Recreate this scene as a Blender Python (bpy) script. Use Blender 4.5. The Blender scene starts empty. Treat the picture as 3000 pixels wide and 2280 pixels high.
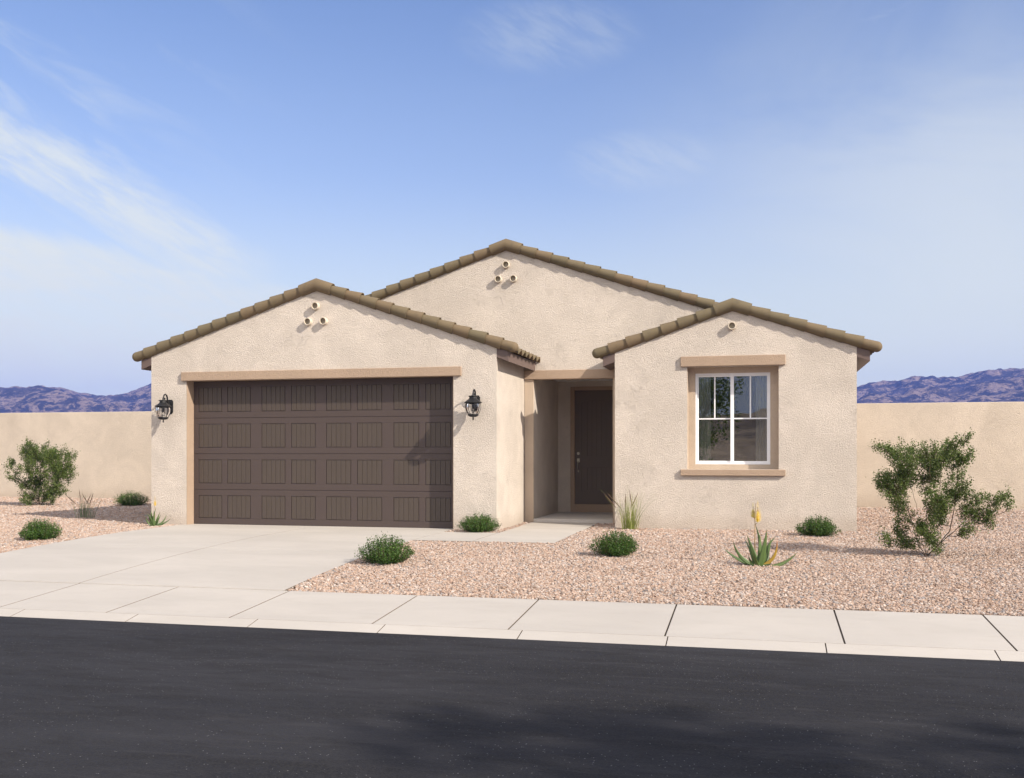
import bpy, bmesh, math, random
import numpy as np
from mathutils import Vector, Matrix, noise

S = bpy.context.scene
COL = S.collection
R = math.radians
rng = np.random.default_rng(7)
random.seed(7)

# ------------------------------------------------------------------ camera
EYE = 1.245
cam_data = bpy.data.cameras.new("camera")
cam = bpy.data.objects.new("camera", cam_data)
COL.objects.link(cam)
cam.location = (0, 0, EYE)
cam.rotation_euler = (R(90), 0, math.atan(725 / 2974))
cam_data.sensor_width = 36
cam_data.lens = 36 * 2974 / 3000
cam_data.shift_y = 190 / 3000
cam_data.clip_start = 0.05
cam_data.clip_end = 20000
S.camera = cam

# ------------------------------------------------------------------ sun, sky, exposure
RAY = Vector((-2.2, 1.0, -1.57)).normalized()
SUN_EL = math.asin(-RAY.z)
SUN_AZ = math.atan2(-RAY.x, -RAY.y)          # clockwise from +Y
sun_data = bpy.data.lights.new("sun", 'SUN')
sun_data.energy = 5.0
sun_data.angle = R(0.5)
sun_data.color = (1.0, 0.905, 0.77)
sun = bpy.data.objects.new("sun", sun_data)
COL.objects.link(sun)
sun.location = (20, -10, 20)
sun.rotation_euler = RAY.to_track_quat('-Z', 'Y').to_euler()

W = bpy.data.worlds.new("World")
S.world = W
W.use_nodes = True
S.view_settings.view_transform = 'Standard'
S.view_settings.look = 'None'
S.view_settings.gamma = 1
S.view_settings.use_curve_mapping = False
S.view_settings.exposure = 0.43
S.cycles.diffuse_bounces = 10
S.cycles.max_bounces = 16


class NT:
    """small node-tree writer"""
    def __init__(s, tree):
        s.t = tree
        tree.nodes.clear()

    def n(s, typ, **kw):
        nd = s.t.nodes.new(typ)
        for k, v in kw.items():
            if k in ('operation', 'blend_type', 'data_type', 'noise_dimensions', 'feature', 'attribute_name',
                     'sky_type', 'sun_disc', 'sun_elevation', 'sun_rotation', 'altitude', 'air_density',
                     'dust_density', 'ozone_density', 'invert', 'distance', 'wave_type', 'bands_direction', 'distribution',
                     'attribute_type', 'use_clamp', 'clamp', 'normalize', 'interpolation_type'):
                setattr(nd, k, v)
            else:
                nm = int(k[1:]) if (k[0] == 'i' and k[1:].isdigit()) else k.replace('_', ' ')
                sock = nd.inputs[nm]
                if isinstance(v, bpy.types.NodeSocket):
                    s.t.links.new(v, sock)
                else:
                    sock.default_value = v
        return nd

    def m(s, op, a, b=0.0, c=0.0, clamp=False):
        nd = s.n('ShaderNodeMath', operation=op, i0=a, i1=b, i2=c)
        nd.use_clamp = clamp
        return nd.outputs[0]

    def ss(s, v, lo, hi, to0=0.0, to1=1.0):
        nd = s.n('ShaderNodeMapRange', Value=v, From_Min=lo, From_Max=hi, To_Min=to0, To_Max=to1)
        nd.interpolation_type = 'SMOOTHSTEP'
        return nd.outputs[0]

    def mix(s, f, a, b, blend='MIX'):
        nd = s.n('ShaderNodeMix', data_type='RGBA', blend_type=blend)
        nd.clamp_result = False
        for k, v in ((0, f), (6, a), (7, b)):
            if isinstance(v, bpy.types.NodeSocket):
                s.t.links.new(v, nd.inputs[k])
            else:
                nd.inputs[k].default_value = v
        return nd.outputs[2]

    def ramp(s, f, stops):
        nd = s.n('ShaderNodeValToRGB', Fac=f)
        e = nd.color_ramp.elements
        while len(e) < len(stops):
            e.new(0.5)
        for el, (p, c) in zip(e, stops):
            el.position = p
            el.color = (*c, 1) if len(c) == 3 else c
        return nd.outputs[0]

    def noise(s, vec, scale, detail=3, rough=0.55, dist=0.0):
        return s.n('ShaderNodeTexNoise', Vector=vec, Scale=scale, Detail=detail, Roughness=rough, Distortion=dist).outputs[0]

    def comb(s, x, y, z=0.0):
        return s.n('ShaderNodeCombineXYZ', X=x, Y=y, Z=z).outputs[0]


def build_world():
    w = NT(W.node_tree)
    sky = w.n('ShaderNodeTexSky', sky_type='NISHITA', sun_disc=False, sun_elevation=SUN_EL,
              sun_rotation=SUN_AZ, altitude=400.0, air_density=1.0, dust_density=0.6, ozone_density=1.6)
    skyc = w.mix(1.0, sky.outputs[0], (0.70, 0.745, 0.89, 1), 'MULTIPLY')
    tc = w.n('ShaderNodeTexCoord')
    sep = w.n('ShaderNodeSeparateXYZ', Vector=tc.outputs['Generated'])
    x, y, z = sep.outputs
    az = w.m('MULTIPLY', w.m('ARCTAN2', x, y), 57.2958)
    el = w.m('MULTIPLY', w.m('ARCSINE', z), 57.2958)
    # wispy texture, stretched along the drift of the cloud
    u = w.m('ADD', w.m('MULTIPLY', az, 0.90), w.m('MULTIPLY', el, -0.44))
    v = w.m('ADD', w.m('MULTIPLY', az, 0.44), w.m('MULTIPLY', el, 0.90))
    wis = w.noise(w.comb(w.m('MULTIPLY', u, 0.10), w.m('MULTIPLY', v, 0.42), 3.0), 1.0, 7, 0.62, 0.7)
    wis2 = w.noise(w.comb(w.m('MULTIPLY', az, 0.05), w.m('MULTIPLY', el, 0.33), 9.0), 1.0, 6, 0.6, 0.5)
    fine = w.noise(w.comb(w.m('MULTIPLY', u, 0.35), w.m('MULTIPLY', v, 1.5), 1.0), 1.0, 6, 0.65, 0.4)
    wob = w.m('MULTIPLY', w.m('SUBTRACT', wis, 0.5), 6.0)
    # long streak coming down from the upper left
    d = w.m('ADD', w.m('ADD', el, -15.6), w.m('MULTIPLY', w.m('ADD', az, 40.5), 0.50))
    d = w.m('ADD', d, wob)
    st = w.m('MULTIPLY', w.ss(w.m('ABSOLUTE', d), 0.3, 2.9, 1.0, 0.0), w.ss(az, -31, -25.5, 1.0, 0.0))
    st = w.m('MULTIPLY', st, w.ss(fine, 0.30, 0.66, 0.35, 0.85))
    # low bank at the left
    b = w.m('ADD', w.m('ADD', el, -11.6), w.m('MULTIPLY', w.m('ADD', az, 40.5), 0.17))
    b = w.m('ADD', b, w.m('MULTIPLY', wob, 0.35))
    bank = w.m('MULTIPLY', w.ss(b, -0.9, 0.3, 1.0, 0.0), w.ss(az, -31, -17, 1.0, 0.0))
    bank = w.m('MULTIPLY', bank, w.ss(w.m('ADD', w.m('MULTIPLY', wis2, 0.6), w.m('MULTIPLY', fine, 0.4)), 0.36, 0.58, 0.42, 1.0))
    low = w.ss(el, 1.0, 16.0, 0.80, 0.0)
    mid = w.ss(el, 5.0, 27.0, 0.40, 0.05)
    broad = w.noise(w.comb(w.m('MULTIPLY', az, 0.045), w.m('MULTIPLY', el, 0.11), 5.0), 1.0, 5, 0.6, 0.8)
    right = w.m('MULTIPLY', w.m('MULTIPLY', w.ss(az, -12, 12, 0.0, 0.62), w.ss(broad, 0.25, 0.65, 0.35, 1.0)), w.ss(el, 14, 24, 1.0, 0.25))
    # thin veils
    veil = w.m('MAXIMUM', w.m('MULTIPLY', w.ss(wis2, 0.50, 0.85), w.ss(az, -6, 8, 0.03, 0.35)), right)
    veil2 = w.m('MULTIPLY', w.ss(wis, 0.5, 0.8), w.ss(az, -45, -24, 0.45, 0.0))
    # cloud puffs, small
    def puff(a0, e0, ra, re, s):
        q = w.m('ADD', w.m('POWER', w.m('ABSOLUTE', w.m('DIVIDE', w.m('ADD', az, -a0), ra)), 2.0),
                w.m('POWER', w.m('ABSOLUTE', w.m('DIVIDE', w.m('ADD', el, -e0), re)), 2.0))
        return w.m('MULTIPLY', w.m('MULTIPLY', w.ss(q, 0.0, 1.0, s, 0.0), w.ss(fine, 0.3, 0.7, 0.2, 1.0)), 1.0)
    p = w.m('ADD', puff(-6.6, 16.0, 5.0, 1.9, 0.22), puff(-11.6, 22.4, 6.0, 2.2, 0.22))
    tot = w.m('MAXIMUM', st, bank)
    tot = w.m('MAXIMUM', tot, w.m('ADD', veil, veil2))
    tot = w.m('ADD', tot, p)
    fac = w.m('MINIMUM', tot, 1.0)
    fac = w.m('MULTIPLY', fac, w.ss(el, -3, 0))
    cloud = (4.45, 4.6, 4.2, 1)
    clear = w.mix(mid, skyc, (3.95, 4.15, 4.05, 1))
    clear = w.mix(low, clear, (4.9, 5.0, 3.6, 1))
    colr = w.mix(w.m('MULTIPLY', fac, 0.92), clear, cloud)
    # unseen bright cloud added behind the camera as fill light for the facade
    rear_fill = w.m('MULTIPLY', w.ss(w.m('ABSOLUTE', az), 65, 100), w.ss(el, 5, 13))
    rear_fill = w.m('MULTIPLY', rear_fill, w.ss(w.noise(tc.outputs['Generated'], 2.6, 6, 0.6, 0.6), 0.3, 0.6, 0.45, 1.0))
    colr = w.mix(rear_fill, colr, (8.6, 8.3, 7.9, 1))
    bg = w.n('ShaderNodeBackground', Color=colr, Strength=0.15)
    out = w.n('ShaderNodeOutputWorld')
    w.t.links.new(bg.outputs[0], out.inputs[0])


build_world()

# ------------------------------------------------------------------ materials
MAT = {}


def material(name, fn):
    m = bpy.data.materials.new(name)
    m.use_nodes = True
    t = NT(m.node_tree)
    sh, disp = fn(t)
    out = t.n('ShaderNodeOutputMaterial')
    t.t.links.new(sh, out.inputs[0])
    MAT[name] = m
    return m


def coord(t):
    g = t.n('ShaderNodeNewGeometry')
    return g.outputs['Position']


def bsdf(t, col, rough=0.8, bump=None, bstr=0.3, bdist=0.01, spec=0.3, metal=0.0, **kw):
    p = t.n('ShaderNodeBsdfPrincipled', Base_Color=col, Roughness=rough, Metallic=metal)
    p.inputs['Specular IOR Level'].default_value = spec
    for k, v in kw.items():
        p.inputs[k.replace('_', ' ')].default_value = v
    if bump is not None:
        b = t.n('ShaderNodeBump', Height=bump, Strength=bstr, Distance=bdist)
        t.t.links.new(b.outputs[0], p.inputs['Normal'])
    return p.outputs[0]


def stucco(c, var=0.10, bs=0.95):
    def f(t):
        P = coord(t)
        big = t.noise(P, 1.3, 5, 0.6, 0.6)
        mid = t.noise(P, 9.0, 4, 0.6, 0.3)
        lump = t.noise(P, 86.0, 3, 0.6, 0.15)
        fine = t.noise(P, 150.0, 2, 0.5)
        c1 = tuple(k * (1 - var) for k in c) + (1,)
        c2 = tuple(min(1, k * (1 + var * 0.6)) for k in c) + (1,)
        a = t.mix(t.ss(big, 0.3, 0.7), c1, c2)
        # soft grey blotches and a few trowel marks
        blot = t.m('MULTIPLY', t.ss(mid, 0.56, 0.72), t.ss(big, 0.45, 0.65))
        a = t.mix(t.m('MULTIPLY', blot, 0.30), a, (c[0] * .72, c[1] * .72, c[2] * .74, 1))
        tro = t.noise(P, 3.1, 6, 0.72, 1.4)
        ridge = t.ss(t.m('ABSOLUTE', t.m('SUBTRACT', tro, 0.5)), 0.0, 0.018, 1.0, 0.0)
        mask = t.ss(t.noise(P, 1.7, 2, 0.5), 0.55, 0.68)
        ridge = t.m('MULTIPLY', ridge, mask)
        a = t.mix(t.m('MULTIPLY', ridge, 0.22), a, (c[0] * .6, c[1] * .6, c[2] * .62, 1))
        a = t.mix(t.ss(lump, 0.47, 0.30, 0, 0.34), a, (c[0] * .62, c[1] * .61, c[2] * .6, 1))
        a = t.mix(t.ss(lump, 0.55, 0.70, 0, 0.30), a, tuple(min(1, k * 1.16) for k in c) + (1,))
        # tan tone, stronger towards the foot of the wall, with an uneven edge
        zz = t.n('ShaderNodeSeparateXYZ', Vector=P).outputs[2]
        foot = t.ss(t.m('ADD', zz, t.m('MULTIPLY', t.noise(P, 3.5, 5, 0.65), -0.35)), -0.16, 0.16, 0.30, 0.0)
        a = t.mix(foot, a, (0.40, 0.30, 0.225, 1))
        h = t.m('ADD', t.m('ADD', t.ss(lump, 0.3, 0.68), t.m('MULTIPLY', fine, 0.35)),
                t.m('ADD', t.m('MULTIPLY', mid, 0.8), t.m('MULTIPLY', ridge, 0.5)))
        return bsdf(t, a, 0.93, h, bs, 0.009, 0.2), None
    return f


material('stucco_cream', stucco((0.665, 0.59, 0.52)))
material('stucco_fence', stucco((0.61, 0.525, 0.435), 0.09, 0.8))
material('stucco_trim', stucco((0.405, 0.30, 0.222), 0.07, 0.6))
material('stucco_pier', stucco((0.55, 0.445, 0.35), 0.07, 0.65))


def door_paint(c, grain=True):
    def f(t):
        P = coord(t)
        sc = t.n('ShaderNodeMapping', Vector=P, Scale=(90.0, 90.0, 2.2))
        g = t.noise(sc.outputs[0], 1.0, 5, 0.6, 0.6)
        b = t.noise(P, 1.5, 3)
        a = t.mix(t.ss(g, 0.3, 0.7, 0, 0.35 if grain else 0.1), (*c, 1), (c[0] * 1.25, c[1] * 1.22, c[2] * 1.18, 1))
        a = t.mix(t.ss(b, 0.35, 0.7, 0, 0.12), a, (c[0] * .8, c[1] * .8, c[2] * .8, 1))
        return bsdf(t, a, 0.55, g, 0.15 if grain else 0.05, 0.003, 0.35), None
    return f


material('garage_paint', door_paint((0.068, 0.050, 0.045), False))
material('garage_plank', door_paint((0.066, 0.051, 0.042)))
material('front_door_paint', door_paint((0.125, 0.100, 0.085), False))
material('fascia_paint', door_paint((0.125, 0.088, 0.078), False))


def tile(t):
    P = coord(t)
    at = t.n('ShaderNodeAttribute', attribute_name='tv').outputs['Fac']
    along = t.n('ShaderNodeAttribute', attribute_name='uvv').outputs['Vector']
    mp = t.n('ShaderNodeMapping', Vector=along, Scale=(3.0, 26.0, 1.0))
    g = t.noise(mp.outputs[0], 1.0, 5, 0.65, 0.5)
    pn = t.noise(P, 9.0, 4, 0.6)
    a = t.ramp(at, [(0.0, (0.128, 0.105, 0.064)), (0.35, (0.148, 0.115, 0.070)), (0.7, (0.160, 0.115, 0.070)), (1.0, (0.135, 0.112, 0.068))])
    a = t.mix(t.ss(g, 0.50, 0.72, 0, 0.5), a, (0.185, 0.128, 0.076, 1))
    a = t.mix(t.ss(pn, 0.5, 0.75, 0, 0.4), a, (0.09, 0.075, 0.05, 1))
    return bsdf(t, a, 0.8, t.m('ADD', g, t.noise(P, 120, 2)), 0.25, 0.004, 0.25), None


material('clay_tile', tile)


def concrete(c, sc=1.0):
    def f(t):
        P = coord(t)
        mp = t.n('ShaderNodeMapping', Vector=P, Scale=(0.55, 1.3, 1.0)).outputs[0]
        b = t.noise(mp, 0.9 * sc, 6, 0.6, 0.4)
        m = t.noise(mp, 6.0, 5, 0.65, 0.5)
        f_ = t.noise(P, 90, 3, 0.6)
        scuff = t.ss(t.noise(t.n('ShaderNodeMapping', Vector=P, Scale=(9, 22, 1)).outputs[0], 1.0, 6, 0.75, 1.0), 0.62, 0.72)
        a = t.mix(t.ss(b, 0.3, 0.7), tuple(k * .89 for k in c) + (1,), (*c, 1))
        a = t.mix(t.ss(m, 0.48, 0.72, 0, 0.26), a, (c[0] * .8, c[1] * .78, c[2] * .76, 1))
        a = t.mix(t.m('MULTIPLY', scuff, 0.6), a, (min(1, c[0] * 1.25), min(1, c[1] * 1.25), min(1, c[2] * 1.25), 1))
        a = t.mix(t.ss(f_, 0.55, 0.8, 0, 0.2), a, (c[0] * .7, c[1] * .7, c[2] * .7, 1))
        return bsdf(t, a, 0.85, t.m('ADD', f_, m), 0.15, 0.004, 0.25), None
    return f


material('concrete', concrete((0.435, 0.402, 0.37)))
material('concrete_joint', concrete((0.19, 0.158, 0.13)))
material('concrete_porch', concrete((0.52, 0.49, 0.46)))


def asphalt(t):
    P = coord(t)
    mp = t.n('ShaderNodeMapping', Vector=P, Scale=(0.35, 1.0, 1.0)).outputs[0]
    big = t.noise(mp, 0.8, 5, 0.6, 0.6)
    mid = t.noise(mp, 5.0, 5, 0.65, 0.5)
    vor = t.n('ShaderNodeTexVoronoi', Vector=P, Scale=95.0)
    vd = vor.outputs['Distance']
    sepc = t.n('ShaderNodeSeparateColor', Color=vor.outputs['Color'])
    patch = t.ss(t.noise(mp, 2.6, 6, 0.7, 0.4), 0.46, 0.72)
    chip = t.m('MULTIPLY', t.m('GREATER_THAN', t.m('ADD', sepc.outputs[0], t.m('MULTIPLY', patch, 0.05)), 0.991),
               t.ss(vd, 0.25, 0.42, 1.0, 0.0))
    a = t.mix(t.ss(big, 0.3, 0.7), (0.0150, 0.0152, 0.0190, 1), (0.0275, 0.0275, 0.0325, 1))
    strk = t.noise(t.n('ShaderNodeMapping', Vector=P, Scale=(1.2, 7.0, 1.0)).outputs[0], 1.0, 6, 0.72, 0.8)
    a = t.mix(t.ss(strk, 0.50, 0.72, 0, 0.5), a, (0.044, 0.042, 0.046, 1))
    a = t.mix(t.ss(mid, 0.45, 0.7, 0, 0.5), a, (0.013, 0.0125, 0.014, 1))
    a = t.mix(t.m('MULTIPLY', sepc.outputs[1], 0.45), a, (0.038, 0.037, 0.039, 1))
    a = t.mix(t.m('MULTIPLY', chip, 0.6), a, (0.26, 0.25, 0.26, 1))
    rough = t.ss(mid, 0.3, 0.7, 0.82, 0.95)
    return bsdf(t, a, rough, t.m('ADD', t.m('MULTIPLY', vd, 0.8), t.noise(P, 160, 2)), 0.45, 0.004, 0.12), None


material('asphalt', asphalt)

PEB = [(0.0, (0.205, 0.135, 0.098)), (0.14, (0.341, 0.239, 0.182)), (0.32, (0.409, 0.303, 0.242)), (0.48, (0.301, 0.196, 0.147)),
       (0.62, (0.465, 0.370, 0.315)), (0.76, (0.245, 0.192, 0.165)), (0.88, (0.505, 0.431, 0.386)), (0.96, (0.225, 0.209, 0.210))]


def gravel_bed(t):
    P = coord(t)
    vor = t.n('ShaderNodeTexVoronoi', Vector=P, Scale=42.0)
    c = t.n('ShaderNodeSeparateColor', Color=vor.outputs['Color'])
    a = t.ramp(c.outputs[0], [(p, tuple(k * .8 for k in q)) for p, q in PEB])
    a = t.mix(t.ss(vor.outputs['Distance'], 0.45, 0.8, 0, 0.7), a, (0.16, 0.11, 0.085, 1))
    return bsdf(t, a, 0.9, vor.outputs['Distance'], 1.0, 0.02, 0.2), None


material('gravel_base', gravel_bed)


def pebble(t):
    oi = t.n('ShaderNodeObjectInfo')
    a = t.ramp(oi.outputs['Random'], PEB)
    P = coord(t)
    a = t.mix(t.ss(t.noise(P, 140, 3), 0.45, 0.75, 0, 0.3), a, (0.58, 0.48, 0.41, 1))
    return bsdf(t, a, 0.85, None, 0, 0, 0.25), None


material('pebble', pebble)


def desert(t):
    P = coord(t)
    a = t.mix(t.ss(t.noise(P, 0.05, 6, 0.6), 0.35, 0.65), (0.30, 0.235, 0.175, 1), (0.40, 0.32, 0.25, 1))
    a = t.mix(t.ss(t.noise(P, 1.4, 6, 0.7), 0.5, 0.7, 0, 0.5), a, (0.20, 0.17, 0.11, 1))
    return bsdf(t, a, 0.95, t.noise(P, 6, 5, 0.7), 0.6, 0.05, 0.1), None


material('desert_soil', desert)


def rock(t):
    P = coord(t)
    mp = t.n('ShaderNodeMapping', Vector=P, Scale=(1.0, 1.0, 1.6)).outputs[0]
    n0 = t.noise(mp, 0.014, 5, 0.65, 0.8)
    n1 = t.noise(mp, 0.040, 7, 0.70, 0.5)
    n2 = t.noise(mp, 0.17, 6, 0.72, 0.2)
    a = t.mix(t.ss(n1, 0.46, 0.54), (0.030, 0.025, 0.027, 1), (0.30, 0.225, 0.18, 1))
    a = t.mix(t.ss(n0, 0.53, 0.60, 0, 0.8), a, (0.05, 0.04, 0.04, 1))
    a = t.mix(t.ss(n2, 0.50, 0.58, 0, 0.75), a, (0.035, 0.03, 0.03, 1))
    a = t.mix(t.ss(n2, 0.40, 0.34, 0, 0.6), a, (0.42, 0.33, 0.27, 1))
    h = t.m('ADD', n1, t.m('MULTIPLY', n2, 0.4))
    return bsdf(t, a, 0.95, h, 1.0, 14.0, 0.1), None


material('mountain_rock', rock)


def leafmat(lo, hi, tr=0.25, rough=0.5):
    def f(t):
        at = t.n('ShaderNodeAttribute', attribute_name='tv').outputs['Fac']
        a = t.ramp(at, [(0.0, lo), (0.75, hi), (1.0, tuple(min(1, k * 1.5) for k in hi))])
        p = t.n('ShaderNodeBsdfPrincipled', Base_Color=a, Roughness=rough)
        p.inputs['Specular IOR Level'].default_value = 0.35
        tl = t.n('ShaderNodeBsdfTranslucent', Color=a)
        mx = t.n('ShaderNodeMixShader', Fac=tr)
        t.t.links.new(p.outputs[0], mx.inputs[1])
        t.t.links.new(tl.outputs[0], mx.inputs[2])
        return mx.outputs[0], None
    return f


material('bush_leaf', leafmat((0.022, 0.058, 0.008), (0.078, 0.150, 0.022), 0.25))
material('shrub_leaf', leafmat((0.045, 0.078, 0.016), (0.130, 0.175, 0.042), 0.3))
material('tree_leaf', leafmat((0.06, 0.10, 0.015), (0.15, 0.22, 0.04), 0.4))
material('grass_blade', leafmat((0.13, 0.165, 0.035), (0.28, 0.31, 0.08), 0.3))
material('grass_blade_grey', leafmat((0.09, 0.12, 0.055), (0.19, 0.23, 0.12), 0.2))
material('seed_head', leafmat((0.11, 0.06, 0.03), (0.24, 0.15, 0.07), 0.1))


def simple(c, rough=0.6, spec=0.3, metal=0.0, nscale=30.0, var=0.15, bstr=0.1, bd=0.003):
    def f(t):
        P = coord(t)
        n_ = t.noise(P, nscale, 4, 0.6)
        a = t.mix(t.ss(n_, 0.3, 0.7), tuple(k * (1 - var) for k in c) + (1,), tuple(min(1, k * (1 + var)) for k in c) + (1,))
        return bsdf(t, a, rough, n_, bstr, bd, spec, metal), None
    return f


material('bark', simple((0.085, 0.062, 0.040), 0.9, 0.2, 0, 40, 0.35, 0.5, 0.01))
material('black_iron', simple((0.009, 0.009, 0.010), 0.5, 0.4, 0, 50, 0.3, 0.15))
material('vinyl_white', simple((0.80, 0.80, 0.82), 0.35, 0.4, 0, 5, 0.02, 0.02))
material('vent_clay', simple((0.56, 0.49, 0.40), 0.85, 0.2, 0, 40, 0.06, 0.3))
material('vent_dark', simple((0.36, 0.31, 0.24), 0.95, 0.1, 0, 60, 0.2, 0.2))
material('nickel', simple((0.45, 0.42, 0.36), 0.32, 0.5, 1.0, 30, 0.1, 0.02))
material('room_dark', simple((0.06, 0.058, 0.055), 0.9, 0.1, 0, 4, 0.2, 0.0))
material('curtain_cloth', simple((0.62, 0.60, 0.57), 0.9, 0.1, 0, 30, 0.05, 0.05))


def aloe_leaf(t):
    at = t.n('ShaderNodeAttribute', attribute_name='tv').outputs['Fac']
    al = t.n('ShaderNodeAttribute', attribute_name='al').outputs['Fac']
    P = coord(t)
    a = t.ramp(at, [(0.0, (0.050, 0.085, 0.030)), (0.5, (0.085, 0.135, 0.040)), (0.78, (0.12, 0.16, 0.05)), (0.9, (0.36, 0.24, 0.035)), (1.0, (0.36, 0.22, 0.03))])
    tip = t.m('MULTIPLY', t.ss(al, 0.62, 1.0), t.ss(at, 0.8, 0.9))
    a = t.mix(tip, a, (0.38, 0.13, 0.06, 1))
    a = t.mix(t.ss(al, 0.85, 1.0, 0, 0.5), a, (0.16, 0.09, 0.045, 1))
    a = t.mix(t.ss(t.noise(P, 60, 3), 0.5, 0.7, 0, 0.25), a, (0.05, 0.09, 0.03, 1))
    return bsdf(t, a, 0.42, None, 0, 0, 0.45), None


material('aloe_leaf', aloe_leaf)
material('aloe_stalk', simple((0.27, 0.18, 0.085), 0.7, 0.2, 0, 40, 0.15))
material('aloe_flower', leafmat((0.70, 0.46, 0.06), (0.85, 0.68, 0.12), 0.45))
material('aloe_flower_pale', leafmat((0.60, 0.50, 0.16), (0.78, 0.70, 0.26), 0.45))


def glass_pane(refl, tint):
    def f(t):
        fr = t.n('ShaderNodeFresnel', IOR=1.5)
        tr = t.n('ShaderNodeBsdfTransparent', Color=tint)
        gl = t.n('ShaderNodeBsdfGlossy', Color=(1, 1, 1, 1), Roughness=0.0)
        wv = t.noise(coord(t), 1.6, 2)
        b = t.n('ShaderNodeBump', Height=wv, Strength=0.02, Distance=0.02)
        t.t.links.new(b.outputs[0], gl.inputs['Normal'])
        mx = t.n('ShaderNodeMixShader', Fac=t.m('ADD', fr.outputs[0], refl, 0, True))
        t.t.links.new(tr.outputs[0], mx.inputs[1])
        t.t.links.new(gl.outputs[0], mx.inputs[2])
        return mx.outputs[0], None
    return f


material('window_glass', glass_pane(0.08, (0.78, 0.80, 0.80, 1)))
material('lamp_glass', glass_pane(-0.02, (0.95, 0.95, 0.95, 1)))


# ------------------------------------------------------------------ mesh helpers
def children_origin(parent):
    o = Vector((0, 0, 0))
    p = parent
    while p is not None:
        o += Vector(p.location)
        p = p.parent
    return o


def link_mesh(name, me, mat, parent=None, smooth=False, loc=None, auto=None):
    """mesh is given in the parent's space (or in its own space with loc)"""
    me.name = name
    if mat is not None:
        for m_ in (mat if isinstance(mat, (list, tuple)) else [mat]):
            me.materials.append(MAT[m_])
    if smooth:
        me.shade_smooth()
    if auto is not None:
        me.shade_smooth()
        me.set_sharp_from_angle(angle=R(auto))
    ob = bpy.data.objects.new(name, me)
    COL.objects.link(ob)
    if loc is not None:
        ob.location = loc
    if parent is not None:
        ob.parent = parent
    return ob


class MB:
    """collects shapes in world coordinates, builds one mesh in the parent's space"""
    def __init__(s):
        s.v, s.f, s.mi = [], [], []
        s.attr = {}

    def add(s, vs, fs, mi=0):
        o = len(s.v)
        s.v += [tuple(p) for p in vs]
        s.f += [tuple(i + o for i in f) for f in fs]
        s.mi += [mi] * len(fs)
        return o

    def box(s, x0, x1, y0, y1, z0, z1, mi=0):
        vs = [(x0, y0, z0), (x1, y0, z0), (x1, y1, z0), (x0, y1, z0), (x0, y0, z1), (x1, y0, z1), (x1, y1, z1), (x0, y1, z1)]
        fs = [(0, 3, 2, 1), (4, 5, 6, 7), (0, 1, 5, 4), (1, 2, 6, 5), (2, 3, 7, 6), (3, 0, 4, 7)]
        s.add(vs, fs, mi)

    def prism(s, pts, y0, y1, mi=0):
        """polygon in XZ, counter-clockwise seen from the front (-Y), extruded in Y"""
        n = len(pts)
        vs = [(x, y0, z) for x, z in pts] + [(x, y1, z) for x, z in pts]
        fs = [tuple(range(n)), tuple(range(2 * n - 1, n - 1, -1))]
        fs += [(i, i + n, (i + 1) % n + n, (i + 1) % n) for i in range(n)]
        s.add(vs, fs, mi)

    def tube(s, pts, rad, seg=10, caps=True, mi=0, flat=1.0):
        """tube along points"""
        P = [Vector(p) for p in pts]
        n = len(P)
        if not isinstance(rad, (list, tuple)):
            rad = [rad] * n
        rings = []
        up = Vector((0.137, 0.31, 1)).normalized()
        prev = None
        for i in range(n):
            d = (P[min(i + 1, n - 1)] - P[max(i - 1, 0)]).normalized()
            if prev is None:
                a = d.cross(up)
                if a.length < 1e-3:
                    a = d.cross(Vector((1, 0, 0)))
            else:
                a = prev - d * prev.dot(d)
            a.normalize()
            prev = a
            b = d.cross(a)
            rings.append([P[i] + (a * math.cos(t) + b * math.sin(t) * flat) * rad[i] for t in [2 * math.pi * k / seg for k in range(seg)]])
        vs = [p for r_ in rings for p in r_]
        fs = []
        for i in range(n - 1):
            for k in range(seg):
                k2 = (k + 1) % seg
                fs.append((i * seg + k, i * seg + k2, (i + 1) * seg + k2, (i + 1) * seg + k))
        if caps:
            fs.append(tuple(range(seg - 1, -1, -1)))
            fs.append(tuple((n - 1) * seg + k for k in range(seg)))
        s.add(vs, fs, mi)

    def lathe(s, prof, c, seg=16, mi=0, rot=0.0):
        """profile [(r,z)] round a vertical axis at c"""
        vs, fs = [], []
        n = len(prof)
        for r_, z in prof:
            for k in range(seg):
                t = 2 * math.pi * k / seg + rot
                vs.append((c[0] + r_ * math.cos(t), c[1] + r_ * math.sin(t), c[2] + z))
        for i in range(n - 1):
            for k in range(seg):
                k2 = (k + 1) % seg
                fs.append((i * seg + k, i * seg + k2, (i + 1) * seg + k2, (i + 1) * seg + k))
        fs.append(tuple(range(seg - 1, -1, -1)))
        fs.append(tuple((n - 1) * seg + k for k in range(seg)))
        s.add(vs, fs, mi)

    def build(s, name, mat, parent=None, smooth=False, bevel=0.0, auto=None, loc=None):
        o = children_origin(parent) if parent is not None else Vector(loc or (0, 0, 0))
        me = bpy.data.meshes.new(name)
        me.from_pydata([(x - o.x, y - o.y, z - o.z) for x, y, z in s.v], [], s.f)
        me.update()
        if isinstance(mat, (list, tuple)):
            me.polygons.foreach_set('material_index', s.mi)
        ob = link_mesh(name, me, mat, parent, smooth, loc=loc if parent is None else None, auto=auto)
        if bevel:
            b = ob.modifiers.new('bevel', 'BEVEL')
            b.width = bevel
            b.segments = 2
            b.limit_method = 'ANGLE'
        return ob


def tag(o, label=None, cat=None, group=None, kind=None):
    if label:
        o['label'] = label
    if cat:
        o['category'] = cat
    if group:
        o['group'] = group
    if kind:
        o['kind'] = kind
    return o


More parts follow.
